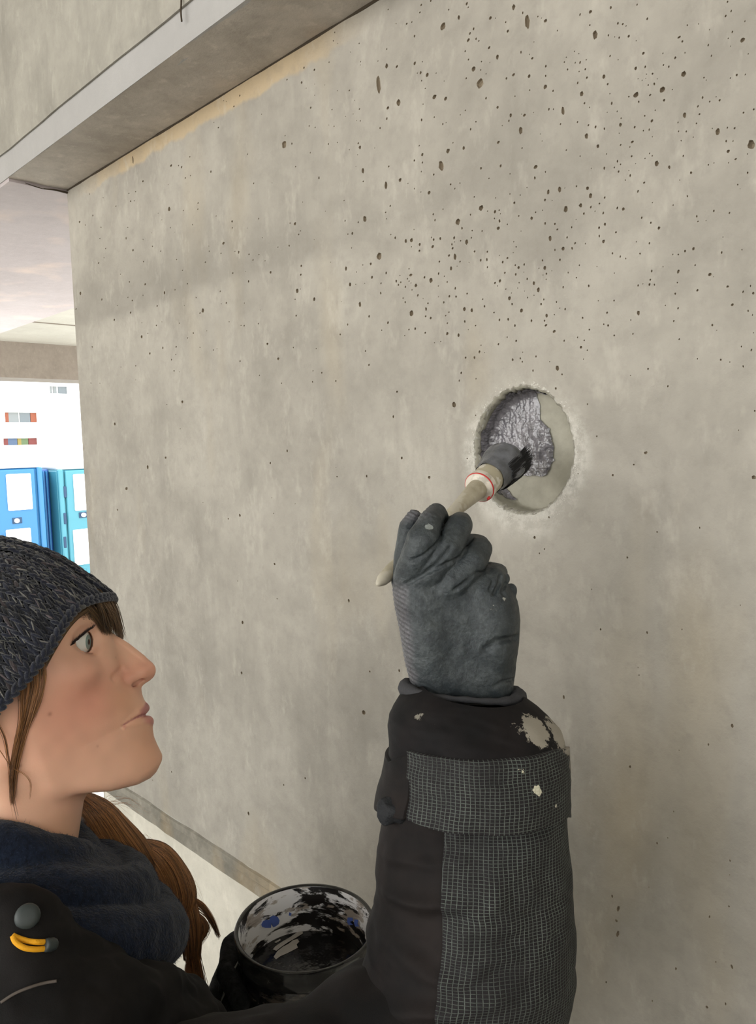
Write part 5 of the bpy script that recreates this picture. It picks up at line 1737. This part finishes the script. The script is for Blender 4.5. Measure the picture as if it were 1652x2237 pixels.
# stuffing seen below the strap (inner lining pushed out)
M_lin = NT('grey_lining', 0.8, srgb(40, 41, 43), 0.2)
M_lin.normal(M_lin.bump(M_lin.noise(M_lin.obj(), 160, 4), 0.8, 0.003))
p0 = P(866, 1768, .532)
V5 = Vol((-32, -24, -16), (32, 24, 16), 1.2)
V5.union(V5.ell((0, 0, 0), (13, 8.5, 10)), 0); V5.union(V5.ell((-6, -3, 0), (7, 7, 8)), 3); V5.cut(V5.ell((14, -2, 6), (6, 7, 6)), 2)
xv, xq = V5.mesh()
xv = xv + (4.0 * vnoise(xv, 1 / 7.0) + 1.5 * vnoise(xv, 1 / 3.0))[:, None] * (xv / (np.linalg.norm(xv, axis=1)[:, None] + 1e-6))
mesh('cuff_lining', p0 + (xv / 1000) @ np.stack([R[:, 0], -R[:, 1], -R[:, 2]]), xq, M_lin.m, cuff)

# upper arm below the frame, elbow bulge at the bottom
def camloc(u, v, d): return np.array([(u - CX) / F * d, -(v - CY) / F * d, -d]) * 1000.0
CM = np.stack([R[:, 0], -R[:, 1], -R[:, 2]])
def C2W(p): return CAM + (np.asarray(p, float) / 1000) @ CM
shw = W2T(T2W((-20, 165, -75)))
shc = ((T2W((-20, 165, -78)) - CAM) @ CM.T) * 1000
pA = [camloc(985, 2310, .535), camloc(905, 2345, .520), camloc(780, 2440, .50), 0.5 * (camloc(780, 2440, .50) + shc), shc]
lo_ = np.min(pA, 0) - 95; hi_ = np.max(pA, 0) + 95
VA = Vol(lo_, hi_, 3.6)
VA.chain(pA, [62, 66, 66, 66, 66], 20)
VA.union(VA.cone(camloc(800, 2190, .535), camloc(930, 2260, .52), 26, 45), 25)
av, aq = VA.mesh()
an = vnormals(av, aq)
av = av + an * (13 * vnoise(av, 1 / 48.0) + 5 * vnoise(av, 1 / 18.0))[:, None]
mesh('upper_sleeve', C2W(av), aq, MSl.m, person, label='black upper sleeve folded at the elbow')

# ---- right glove
MG = NT('rubber_coated_glove', 0.55, spec=0.4)
at = MG.n('Attribute'); at.attribute_name = 'Col'
vv = MG.obj()
dn1 = MG.noise(vv, 70, 6, 0.75)
c = MG.mix(MG.maprange(dn1, 0.45, 0.75, 0, 0.5), at.outputs['Color'], srgb(104, 110, 110))
c = MG.mix(MG.maprange(MG.noise(vv, 420, 3), 0.35, 0.6, 0.0, 0.6), c, MG.mix(0.55, c, srgb(24, 27, 28)))
sptg = [(P(1085, 1325, .565), .009, .58, srgb(176, 172, 162)), (P(1108, 1300, .57), .008, .60, srgb(150, 150, 142)), (P(1045, 1295, .565), .006, .62, srgb(150, 150, 144)), (P(938, 1152, .57), .006, .62, srgb(140, 146, 144)), (P(1010, 1140, .575), .006, .64, srgb(150, 152, 148)), (P(1070, 1180, .58), .004, .6, srgb(170, 176, 172)), (P(995, 1375, .56), .005, .62, srgb(130, 134, 132))]
c = splat(MG, c, sptg)
MG.color(c)
# knit ribs where the coating ends
sp2 = MG.n('SeparateColor'); MG.l(at.outputs['Color'], sp2.inputs[0])
wv = MG.n('TexWave'); wv.inputs['Scale'].default_value = 150; wv.inputs['Distortion'].default_value = 1.0
mp = MG.n('Mapping'); mp.inputs['Rotation'].default_value = (0.3, 0.7, 0.9)
g = MG.n('NewGeometry'); MG.l(g.outputs['Position'], mp.inputs['Vector']); MG.l(mp.outputs[0], wv.inputs['Vector'])
km = MG.maprange(at.outputs['Alpha'], 0.5, 1.0, 0, 1)
hgt = MG.math('ADD', MG.math('MULTIPLY', MG.noise(vv, 260, 4, 0.7), 0.8), MG.math('MULTIPLY', MG.noise(vv, 60, 3), 1.5))
MG.normal(MG.bump(hgt, 0.55, 0.0022))

VH = Vol(camloc(790, 1560, .64) - np.array([4, 4, 40]), camloc(1180, 1070, .54) + np.array([14, 8, 20]), 0.85)
def gl(u, v, d): return camloc(u, v, d)
out = [(902, 1505), (893, 1470), (884, 1425), (873, 1375), (862, 1325), (858, 1290), (866, 1250), (880, 1225), (920, 1215), (1000, 1215), (1070, 1235), (1098, 1262), (1117, 1283), (1132, 1312), (1137, 1352), (1134, 1400), (1128, 1450), (1121, 1505), (1110, 1540), (910, 1540)]
poly = np.array([gl(u, v, .595)[:2] for u, v in out])
gx_, gy_ = np.broadcast_arrays(VH.X[:, :, 0], VH.Y[:, :, 0])
d2 = poly_sdf(gx_, gy_, poly)
zc = -598.0
rr_ = 24.0
q1 = np.maximum((d2 + rr_)[:, :, None], 0); 
hz = 25.0 - 0.0 * d2
q2 = np.maximum(np.abs(VH.Z - zc) - (hz[:, :, None] - rr_), 0)
VH.F = (np.sqrt((q1) ** 2 + (q2) ** 2) - rr_ + np.minimum(np.maximum((d2 + rr_)[:, :, None], np.abs(VH.Z - zc) - 1.0), 0)).astype(np.float32)
# thenar side swell
VH.union(VH.ell(gl(1075, 1370, .583), (15, 32, 14)), 10)
VH.union(VH.ell(gl(930, 1400, .585), (14, 34, 12)), 12)
fing = [
    ([gl(893, 1262, .590), gl(910, 1222, .581), gl(925, 1180, .577), gl(939, 1142, .585), gl(953, 1121, .600), gl(962, 1130, .622)], [12, 12.6, 12.8, 9.6, 7.8, 7.0]),
    ([gl(905, 1285, .588), gl(945, 1246, .580), gl(978, 1200, .579), gl(1003, 1152, .590), gl(1007, 1143, .612), gl(985, 1150, .632)], [12, 12, 11.8, 10.2, 9.2, 8.0]),
    ([gl(950, 1310, .588), gl(995, 1270, .580), gl(1032, 1226, .582), gl(1050, 1200, .594), gl(1046, 1190, .618), gl(1010, 1185, .640)], [13, 12.4, 11.2, 9.2, 8.4, 7.5]),
    ([gl(1015, 1335, .588), gl(1055, 1298, .582), gl(1080, 1264, .589), gl(1086, 1252, .606), gl(1060, 1245, .630)], [12, 10.8, 8.8, 8.0, 7.5]),
]
VH.union(VH.ell(gl(985, 1215, .606), (26, 22, 12), None), 6)
VH.union(VH.ell(gl(945, 1170, .606), (12, 14, 9), None), 5)
for pts_, rs in fing: VH.chain(pts_, rs, 1.0)
VH.chain([gl(885, 1270, .612), gl(885, 1215, .618), gl(893, 1150, .612), gl(905, 1130, .606)], [11, 9, 7.4, 6.2], 2.0)
# creases that run on down between the fingers
def crease(P3, r, k):
    P3 = catmull(P3, 12)
    for a, b in zip(P3[:-1], P3[1:]): VH.cut(VH.cone(a, b, r, r), k)
def gz(u, v):
    """camera-side surface of the glove at this pixel"""
    for d in np.arange(.540, .66, .0006):
        p = gl(u, v, d); i = ((p - VH.lo) / VH.h).round().astype(int)
        if (i >= 0).all() and (i < np.array(VH.F.shape)).all() and VH.F[tuple(i)] < 0: return p
    return gl(u, v, .6)
for L, r, k in (([(897, 1226), (925, 1213), (950, 1192), (964, 1172), (968, 1150)], 0.8, 2.2), ([(888, 1276), (925, 1256), (965, 1236), (1005, 1216), (1022, 1195), (1030, 1168)], 0.9, 2.4),
                ([(992, 1290), (1020, 1270), (1045, 1250), (1070, 1230)], 0.9, 2.4), ([(1078, 1298), (1090, 1275), (1094, 1258)], 0.8, 2.0), ([(1070, 1290), (1078, 1268)], 0.6, 1.5), ([(1104, 1302), (1098, 1290), (1106, 1272)], 0.8, 1.8),
                ([(1080, 1500), (1100, 1490), (1125, 1482)], 0.6, 2.5), ([(1060, 1420), (1095, 1400), (1132, 1392)], 0.4, 5), ([(930, 1250), (960, 1225), (985, 1195)], 0.3, 3)):
    crease([gz(u, v) for u, v in L], r, k)
VH.union(VH.ell(gl(1105, 1264, .592), (3.2, 4.5, 4.0)), 1.2)
VH.union(VH.ell(gl(1118, 1290, .594), (4.5, 5.5, 5.0)), 1.5)
hv2, hq2 = VH.mesh()
# one piece only below the cut at the wrist
hn2 = vnormals(hv2, hq2)
frv = np.clip((hn2[:, 2] + 0.2), 0, 1)
dg = (hv2[:, 0] * 0.62 + hv2[:, 1] * 0.78)
ux = hv2[:, 0] / (-hv2[:, 2]) * F + CX; uy = -hv2[:, 1] / (-hv2[:, 2]) * F + CY
knit = smooth(893 + (uy - 1300) * 0.10 - ux + 10 * vnoise(hv2, 1 / 8.0), -6, 14) * smooth(uy, 1255, 1300)
knit = np.maximum(knit, smooth(-uy, -1150, -1120) * smooth(-ux, -975, -940) * smooth(905 - ux + 0 * uy, -70, 10))
ribs = np.sin((hv2[:, 0] * 0.45 + hv2[:, 1] * 0.89) * 2 * math.pi / 3.1) 
cross = np.sin((hv2[:, 0] * 0.89 - hv2[:, 1] * 0.45 + 0.4 * hv2[:, 2]) * 2 * math.pi / 1.9)
wr = smooth(uy, 1280, 1330) * (0.9 * vnoise(np.stack([dg * 0.2, (hv2[:, 0] * .78 - hv2[:, 1] * .62) * 0.03, hv2[:, 2] * 0.02], 1), 1.0))
hv2 = hv2 + hn2 * (knit * (0.30 * ribs + 0.14 * cross) + (1 - knit) * (0.8 * vnoise(hv2, 1 / 11.0) + 0.45 * vnoise(hv2, 1 / 4.0) + 0.9 * wr))[:, None]
gc = np.tile(np.array(srgb(48, 54, 57)), (len(hv2), 1))
kc = np.array(srgb(104, 102, 106)); gc = gc * (1 - knit[:, None]) + kc * knit[:, None] * (0.75 + 0.25 * ribs[:, None])
gc *= (1 + 0.35 * vnoise(hv2, 1 / 14.0))[:, None]
glove = mesh('glove', C2W(hv2), hq2, MG.m, person, colors=gc, label='grey rubber-coated glove gripping the brush')
# rolled wrist hem of the glove
Ah, _ = arm_fn([(1480, 890, 1124, .594, .030), (1500, 886, 1130, .592, .032), (1520, 888, 1133, .590, .033), (1545, 900, 1126, .588, .032)])
MHem = NT('glove_hem', 0.85, srgb(60, 60, 62), 0.2)
MHem.normal(MHem.bump(MHem.noise(MHem.obj(), 500, 3), 0.5, 0.001))
PHs = np.linspace(-math.pi, math.pi, 120)
vh = 1506 + 14 * np.cos(PHs) * (np.cos(PHs) > 0) + 4 * np.cos(PHs) * (np.cos(PHs) < 0)
ctr = Ah(PHs, vh, 0.0)
V_, F_ = tube_vf(ctr, 0.0022 + 0.0038 * np.abs(np.cos(PHs)) ** 3 + 0.0003 * np.sin(PHs * 17), 10)
mesh('glove_hem', V_, F_, MHem.m, glove)
# ------------------------------------------------------------------ brush
E0 = P(823, 1279, .602); K0 = P(1046, 1066, .730)
bax = K0 - E0; bl = np.linalg.norm(bax); bax /= bl
brush = empty('paint_brush', E0, 'round brush with pale wooden handle and dark bristles held in the gloved hand', 'brush')
M_wood = NT('paint_stained_wood', 0.5, spec=0.4)
vv = M_wood.obj()
cw = M_wood.ramp(M_wood.noise(vv, 60, 4), [(0.3, srgb(140, 132, 112)), (0.7, srgb(176, 168, 148))])
M_wood.color(M_wood.mix(M_wood.maprange(M_wood.noise(vv, 45, 3), 0.5, 0.56, 0, 0.45), cw, srgb(190, 184, 172)))
prof = [(0, .0005), (.002, .0022), (.008, .0048), (.02, .0062), (.036, .0064), (.052, .0056), (.07, .0048), (bl * .55, .0044), (bl * .68, .0054), (bl * .80, .0068), (bl * .9, .0084), (bl * .96, .0095), (bl * .985, .0097), (bl + 0.002, .0090)]
V_, F_ = lathe(E0, bax, prof, 28, cap0=True, cap1=True)
mesh('handle', V_, F_, M_wood.m, brush)
M_cap = NT('pale_plastic_ferrule', 0.4, spec=0.5)
M_cap.color(M_cap.mix(M_cap.maprange(M_cap.noise(M_cap.obj(), 120, 4), 0.5, 0.62, 0, 0.7), srgb(204, 196, 182), srgb(150, 144, 130)))
k = bl
rc = .0150
V_, F_ = lathe(E0, bax, [(k - .002, .0095), (k - .001, .0125), (k, .0142), (k + .0015, rc), (k + .005, rc + .0003), (k + .008, rc)], 40)
cap = mesh('ferrule_cap', V_, F_, M_cap.m, brush)
M_redp = NT('red_print', 0.5, srgb(190, 44, 44)).m
V_, F_ = lathe(E0, bax, [(k + .0005, .0146), (k + .0008, .01512), (k + .0017, .0153), (k + .0019, .0147)], 60)
mesh('red_ring', V_, F_, M_redp, cap)
x_, y_, d_ = frame_of(bax)
for (uu, vv_, r1) in ((1069, 1087, .0013), (1078, 1063, .0010), (1077, 1054, .0008)):
    q = P(uu, vv_, .7262); 
    V_, F_ = lathe(q - bax * .0035, bax, [(0, .0001), (.0002, r1 * .8), (.0012, r1), (.004, r1)], 10)
    mesh('red_dot', V_, F_, M_redp, cap)
M_fer = NT('beige_ferrule', 0.45, spec=0.45)
M_fer.color(M_fer.mix(M_fer.maprange(M_fer.noise(M_fer.obj(), 90, 3), 0.54, 0.58, 0, 0.8), srgb(168, 160, 138), srgb(206, 202, 190)))
V_, F_ = lathe(E0, bax, [(k + .0075, .0140), (k + .010, .0144), (k + .020, .0147), (k + .026, .0149), (k + .028, .0147), (k + .028, .010)], 40)
mesh('ferrule', V_, F_, M_fer.m, brush)
M_bp = NT('paint_soaked_bristles', 0.35, srgb(58, 60, 64), 0.5)
M_bp.color(M_bp.ramp(M_bp.noise(M_bp.obj(), 80, 4), [(0.35, srgb(72, 74, 77)), (0.75, srgb(112, 114, 120))]))
M_bp.normal(M_bp.bump(M_bp.noise(M_bp.obj(), 260, 3), 0.4, 0.002))
# matted root of the bristles: clipped so that it ends on the floor of the recess
tip = k + .070
ang = np.linspace(0, 2 * math.pi, 60, endpoint=False)
rings = []
ymax = WY + HD - 0.002
for t, r in zip(np.linspace(k + .022, tip, 16), [.0156, .0162, .0168, .0173, .0176, .0184, .0192, .0199, .0205, .0210, .0213, .0214, .0212, .0204, .0184, .013]):
    jj = np.stack([np.cos(ang) * 2.5, np.sin(ang) * 2.5, ang * 0 + t * 30], 1)
    rj = r * (1 + 0.12 * vnoise(jj, 1.4) + 0.05 * vnoise(jj, 5.0))
    q = E0 + d_ * t + rj[:, None] * (np.cos(ang)[:, None] * x_ + np.sin(ang)[:, None] * y_)
    rings.append(q)
V_, F_ = loft(rings, True, False, True)
over = np.clip(V_[:, 1] - ymax, 0, None)
V_[:, 1] -= over
mesh('bristle_block', V_, F_, M_bp.m, brush)
M_br = NT('dark_bristles', 0.5, srgb(30, 30, 33), 0.4).m
lines = []
dkd = R[:, 0] * 0.55 - R[:, 1] * -0.8 - R[:, 2] * 0.2
A_DK = math.atan2(dkd @ y_, dkd @ x_)
for _ in range(2600):
    a = rng.uniform(0, 2 * math.pi); rr2 = .0200 * math.sqrt(rng.random())
    if rng.random() < 0.6: rr2 = .0205
    if np.cos(a - A_DK) < 0.1 and True: continue
    o = np.cos(a) * x_ + np.sin(a) * y_
    p0 = E0 + d_ * (k + rng.uniform(.034, .052)) + o * rr2 * 0.93
    sp_ = rng.uniform(1.0, 1.3)
    L = np.array([p0, p0 + d_ * .012 + o * .0012 * sp_, p0 + d_ * .024 + o * .0016 * sp_ + rng.normal(0, .0006, 3), p0 + d_ * rng.uniform(.027, .036) + o * .0012 * sp_ + rng.normal(0, .0014, 3)])
    L[:, 1] = np.minimum(L[:, 1], WY + HD - 0.0015)
    lines.append(L)
strands('bristles', lines, 0.00028, M_br, brush, kind='stuff')

# ------------------------------------------------------------------ paint pot
RC = P(667, 2022, .700)
RP = 0.0615
up = np.array([0.02, 0.0, 1.0]); up /= np.linalg.norm(up)
pot = empty('paint_pot', RC - up * .125, 'clear plastic pot smeared with black paint, held below the face', 'pot')
M_in = NT('smeared_pot_plastic', 0.3, spec=0.5)
vv = M_in.obj(); vs = M_in.obj((1, 1, 2.6))
n1 = M_in.noise(vs, 24, 6, 0.7, 0.6)
n2 = M_in.noise(vv, 13, 3, 0.5)
fm = M_in.maprange(M_in.math('ADD', M_in.math('MULTIPLY', n1, 0.6), M_in.math('MULTIPLY', n2, 0.5)), 0.515, 0.545, 0, 1)
fb = M_in.maprange(M_in.noise(vs, 55, 4, 0.6), 0.45, 0.5, 0, 1)
cin = M_in.mix(fm, srgb(250, 250, 252), srgb(24, 20, 20))
cin = M_in.mix(M_in.math('MULTIPLY', M_in.maprange(M_in.noise(vs, 40, 4), 0.56, 0.6, 0, 0.8), 1.0), cin, srgb(176, 164, 152))
M_in.color(cin)
M_in.set(Coat_Weight=0.3)
prof_in = [(-.120, .048), (-.115, .0490), (-.09, .0515), (-.05, .0545), (-.02, .0570), (-.006, .0582), (-.003, .0590), (0, .0600)]
V_, F_ = lathe(RC, up, prof_in, 96, cap0=True)
mesh('inner_wall', V_, F_, M_in.m, pot)
M_out = NT('dirty_clear_plastic', 0.22, spec=0.6)
vs = M_out.obj((1, 1, 3.5))
fo = M_out.maprange(M_out.noise(vs, 26, 6, 0.7, 0.5), 0.50, 0.62, 0, 1)
M_out.color(M_out.mix(fo, srgb(34, 34, 38), srgb(104, 96, 90)))
M_out.set(Coat_Weight=0.6, Coat_Roughness=0.05)
prof_out = [(-.123, .044), (-.123, .0485), (-.118, .0505), (-.09, .0530), (-.05, .0560), (-.020, .0585), (-.0185, .0588)]
V_, F_ = lathe(RC, up, prof_out, 96, cap0=True)
mesh('outer_wall', V_, F_, M_out.m, pot)
M_rim = NT('clear_plastic_rim', 0.12, srgb(150, 150, 148), 0.6)
M_rim.set(Transmission_Weight=0.5, IOR=1.45)
M_rim.color(M_rim.ramp(M_rim.noise(M_rim.obj((1, 1, 1.5)), 34, 5, 0.7, 0.5), [(0.42, srgb(40, 40, 42)), (0.60, srgb(96, 98, 96)), (0.66, srgb(176, 176, 172))]))
V_, F_ = lathe(RC, up, [(-.0195, .0586), (-.0200, .0606), (-.0185, .0618), (-.010, .0626), (-.003, .0632), (0, .0640), (.0012, .0634), (.0012, .0615), (0, .0602), (-.010, .0596), (-.0180, .0589)], 96)
mesh('rim', V_, F_, M_rim.m, pot)
M_blk = NT('black_paint', 0.12, srgb(14, 13, 14), 0.5)
M_blk.normal(M_blk.bump(M_blk.noise(M_blk.obj(), 60, 3), 0.25, 0.004))
rg = np.linspace(0.0005, .0556, 30); an_ = np.linspace(0, 2 * math.pi, 96, endpoint=False)
xx, yy, dd_ = frame_of(up)
rings = []
for r in rg:
    jj = np.stack([np.cos(an_) * r * 60, np.sin(an_) * r * 60, an_ * 0], 1)
    rings.append(RC + dd_ * (-.043 + 0.0006 * vnoise(jj, 1.0))[:, None] + r * (np.cos(an_)[:, None] * xx + np.sin(an_)[:, None] * yy))
V_, F_ = loft(rings[::-1], True, False, True)
mesh('paint', V_, F_, M_blk.m, pot, kind='stuff', label='glossy black paint in the pot')
# blue print on the far side, seen through the plastic
M_blup = NT('blue_print', 0.4, srgb(92, 116, 196), 0.5).m


def on_inner(u, v, off=0.0006):
    r = ray(u, v)
    best = None
    for t in np.linspace(.62, .86, 480):
        p = CAM + r * t - RC
        z = p @ dd_
        q = math.hypot(p @ xx, p @ yy)
        rad = np.interp(z, [a_[0] for a_ in prof_in], [a_[1] for a_ in prof_in]) - .0005
        if z < 0.001:
            if best is None and q < rad: best = 'in'
            elif best == 'in' and q > rad - off: return CAM + r * t
    return CAM + r * .75


def print_patch(name, poly, mat, parent, off=0.0008, **kw):
    c = np.mean(poly, 0)
    V = [on_inner(*c, off)]
    n = len(poly)
    for k_ in (0.5, 1.0):
        V += [on_inner(*(c + (np.array(p) - c) * k_), off) for p in poly]
    F_ = [[0, 1 + i, 1 + (i + 1) % n] for i in range(n)] + [[1 + i, 1 + n + i, 1 + n + (i + 1) % n, 1 + (i + 1) % n] for i in range(n)]
    return mesh(name, V, F_, mat, parent, **kw)


def circ(u, v, a, b, n=16): return [(u + a * math.cos(t), v + b * math.sin(t)) for t in np.linspace(0, 2 * math.pi, n, endpoint=False)]


print_patch('blue_mark', [(571, 2020), (575, 2012), (583, 2009), (588, 2010), (591, 2003), (598, 2000), (607, 2003), (611, 2011), (609, 2019), (602, 2024), (597, 2026), (596, 2018), (593, 2018), (592, 2027), (580, 2027), (573, 2025)], M_blup, pot)
print_patch('blue_mark', [(760, 2004), (770, 2005), (772, 2010), (764, 2015), (772, 2020), (762, 2021), (758, 2014)], M_blup, pot)
print_patch('blue_mark', [(775, 2008), (783, 2010), (781, 2018), (785, 2024), (776, 2024), (773, 2016)], M_blup, pot)
print_patch('blue_mark', [(632, 1993), (637, 1995), (636, 2001), (631, 2000)], M_blup, pot)
M_scr = NT('scraped_plastic', 0.3, srgb(176, 172, 166), 0.5).m


def on_paint(u, v):
    r = ray(u, v); c = RC + dd_ * (-.0427)
    t = ((c - CAM) @ dd_) / (r @ dd_)
    return CAM + r * t


for L in ([(598, 2090), (606, 2078), (618, 2068), (630, 2062), (640, 2054), (650, 2051), (654, 2057), (648, 2063), (651, 2070), (640, 2076), (626, 2083), (612, 2089), (603, 2096)], [(596, 2074), (602, 2067), (618, 2056), (634, 2047), (650, 2036), (661, 2034), (662, 2039), (646, 2049), (630, 2058), (614, 2069), (604, 2077)], [(628, 2033), (648, 2027), (664, 2026), (650, 2031)], [(599, 2058), (612, 2051), (614, 2054), (603, 2060)]):
    c = np.mean(L, 0)
    n = len(L)
    top_ = [on_paint(*p) for p in L]
    cc_ = on_paint(*c) + dd_ * .0003
    V = [cc_] + [t * .5 + cc_ * .5 + dd_ * .0002 for t in top_] + [t for t in top_]
    F_ = [[0, 1 + i, 1 + (i + 1) % n] for i in range(n)] + [[1 + i, 1 + n + i, 1 + n + (i + 1) % n, 1 + (i + 1) % n] for i in range(n)]
    mesh('paint_streak', np.array(V), F_, M_scr, pot, label='pale scraped streak')
# bail handle
M_wire = NT('handle_wire', 0.35, srgb(120, 122, 120), 0.6).m
V_, F_ = tube_vf(catmull([P(528, 2090, .70), P(505, 2130, .69), P(488, 2175, .685), P(478, 2215, .685), P(476, 2260, .69)], 30), 0.0009, 8)
mesh('handle', V_, F_, M_wire, pot)

# ---- left glove holding the pot
MG2 = NT('black_knit_glove', 0.85, spec=0.2)
MG2.color(MG2.ramp(MG2.noise(MG2.obj(), 160, 4), [(0.35, srgb(14, 15, 17)), (0.75, srgb(44, 46, 48))]))
MG2.normal(MG2.bump(MG2.noise(MG2.obj(), 620, 3), 0.7, 0.0015))
pots = lambda ang_, z, r: RC + dd_ * z + r * (math.cos(ang_) * xx + math.sin(ang_) * yy)
# angle of the pot's left silhouette
lft_dir = -R[:, 0] - up * (-R[:, 0] @ up); lft_dir /= np.linalg.norm(lft_dir)
bk_dir = R[:, 2] - up * (R[:, 2] @ up); bk_dir /= np.linalg.norm(bk_dir)


def around(t, z, r): return ((RC + dd_ * z + r * (math.cos(t) * lft_dir + math.sin(t) * bk_dir) - CAM) @ CM.T) * 1000


wr_c = camloc(455, 2330, .735)
VK = Vol(np.minimum(wr_c, around(0, -.14, .09)) - 45, np.maximum(around(0, -.02, .09), around(-1.2, -.03, .08)) + np.array([35, 40, 60]), 1.5)
palm = around(0.75, -.075, .085)
VK.union(VK.ell(palm, (20, 40, 26)), 0)
VK.chain([palm, wr_c], [27, 30], 12)
for i, z in enumerate((-.038, -.058, -.078, -.097)):
    VK.chain([around(0.85, z - .006, .082), around(0.35, z, .078), around(-0.15, z, .0715), around(-0.7, z - .002, .0680)], [11, 10, 9.2, 8], 2.0)
VK.chain([around(1.1, -.06, .085), around(1.35, -.04, .080), around(1.6, -.03, .074)], [12, 10, 8.5], 3)
kv2, kq2 = VK.mesh()
kn2 = vnormals(kv2, kq2)
kv2 = kv2 + kn2 * (1.2 * vnoise(kv2, 1 / 8.0) + 0.6 * vnoise(kv2, 1 / 3.0))[:, None]
glove2 = mesh('glove', C2W(kv2), kq2, MG2.m, person, label='black glove holding the paint pot')
# left sleeve from the far shoulder
shf = ((T2W((-10, -165, -80)) - CAM) @ CM.T) * 1000
elb = ((T2W((60, -215, -330)) - CAM) @ CM.T) * 1000
pL = [shf, elb, 0.35 * elb + 0.65 * wr_c, wr_c + (elb - wr_c) * 0.10]
VS = Vol(np.min(pL, 0) - 85, np.max(pL, 0) + 85, 5.0)
VS.chain(pL, [64, 58, 50, 44], 10)
sv, sq_ = VS.mesh()
sn = vnormals(sv, sq_)
sv = sv + sn * (12 * vnoise(sv, 1 / 50.0) + 4 * vnoise(sv, 1 / 18.0))[:, None]
mesh('left_sleeve', C2W(sv), sq_, MJ.m, person, label='black sleeve of the lowered arm')
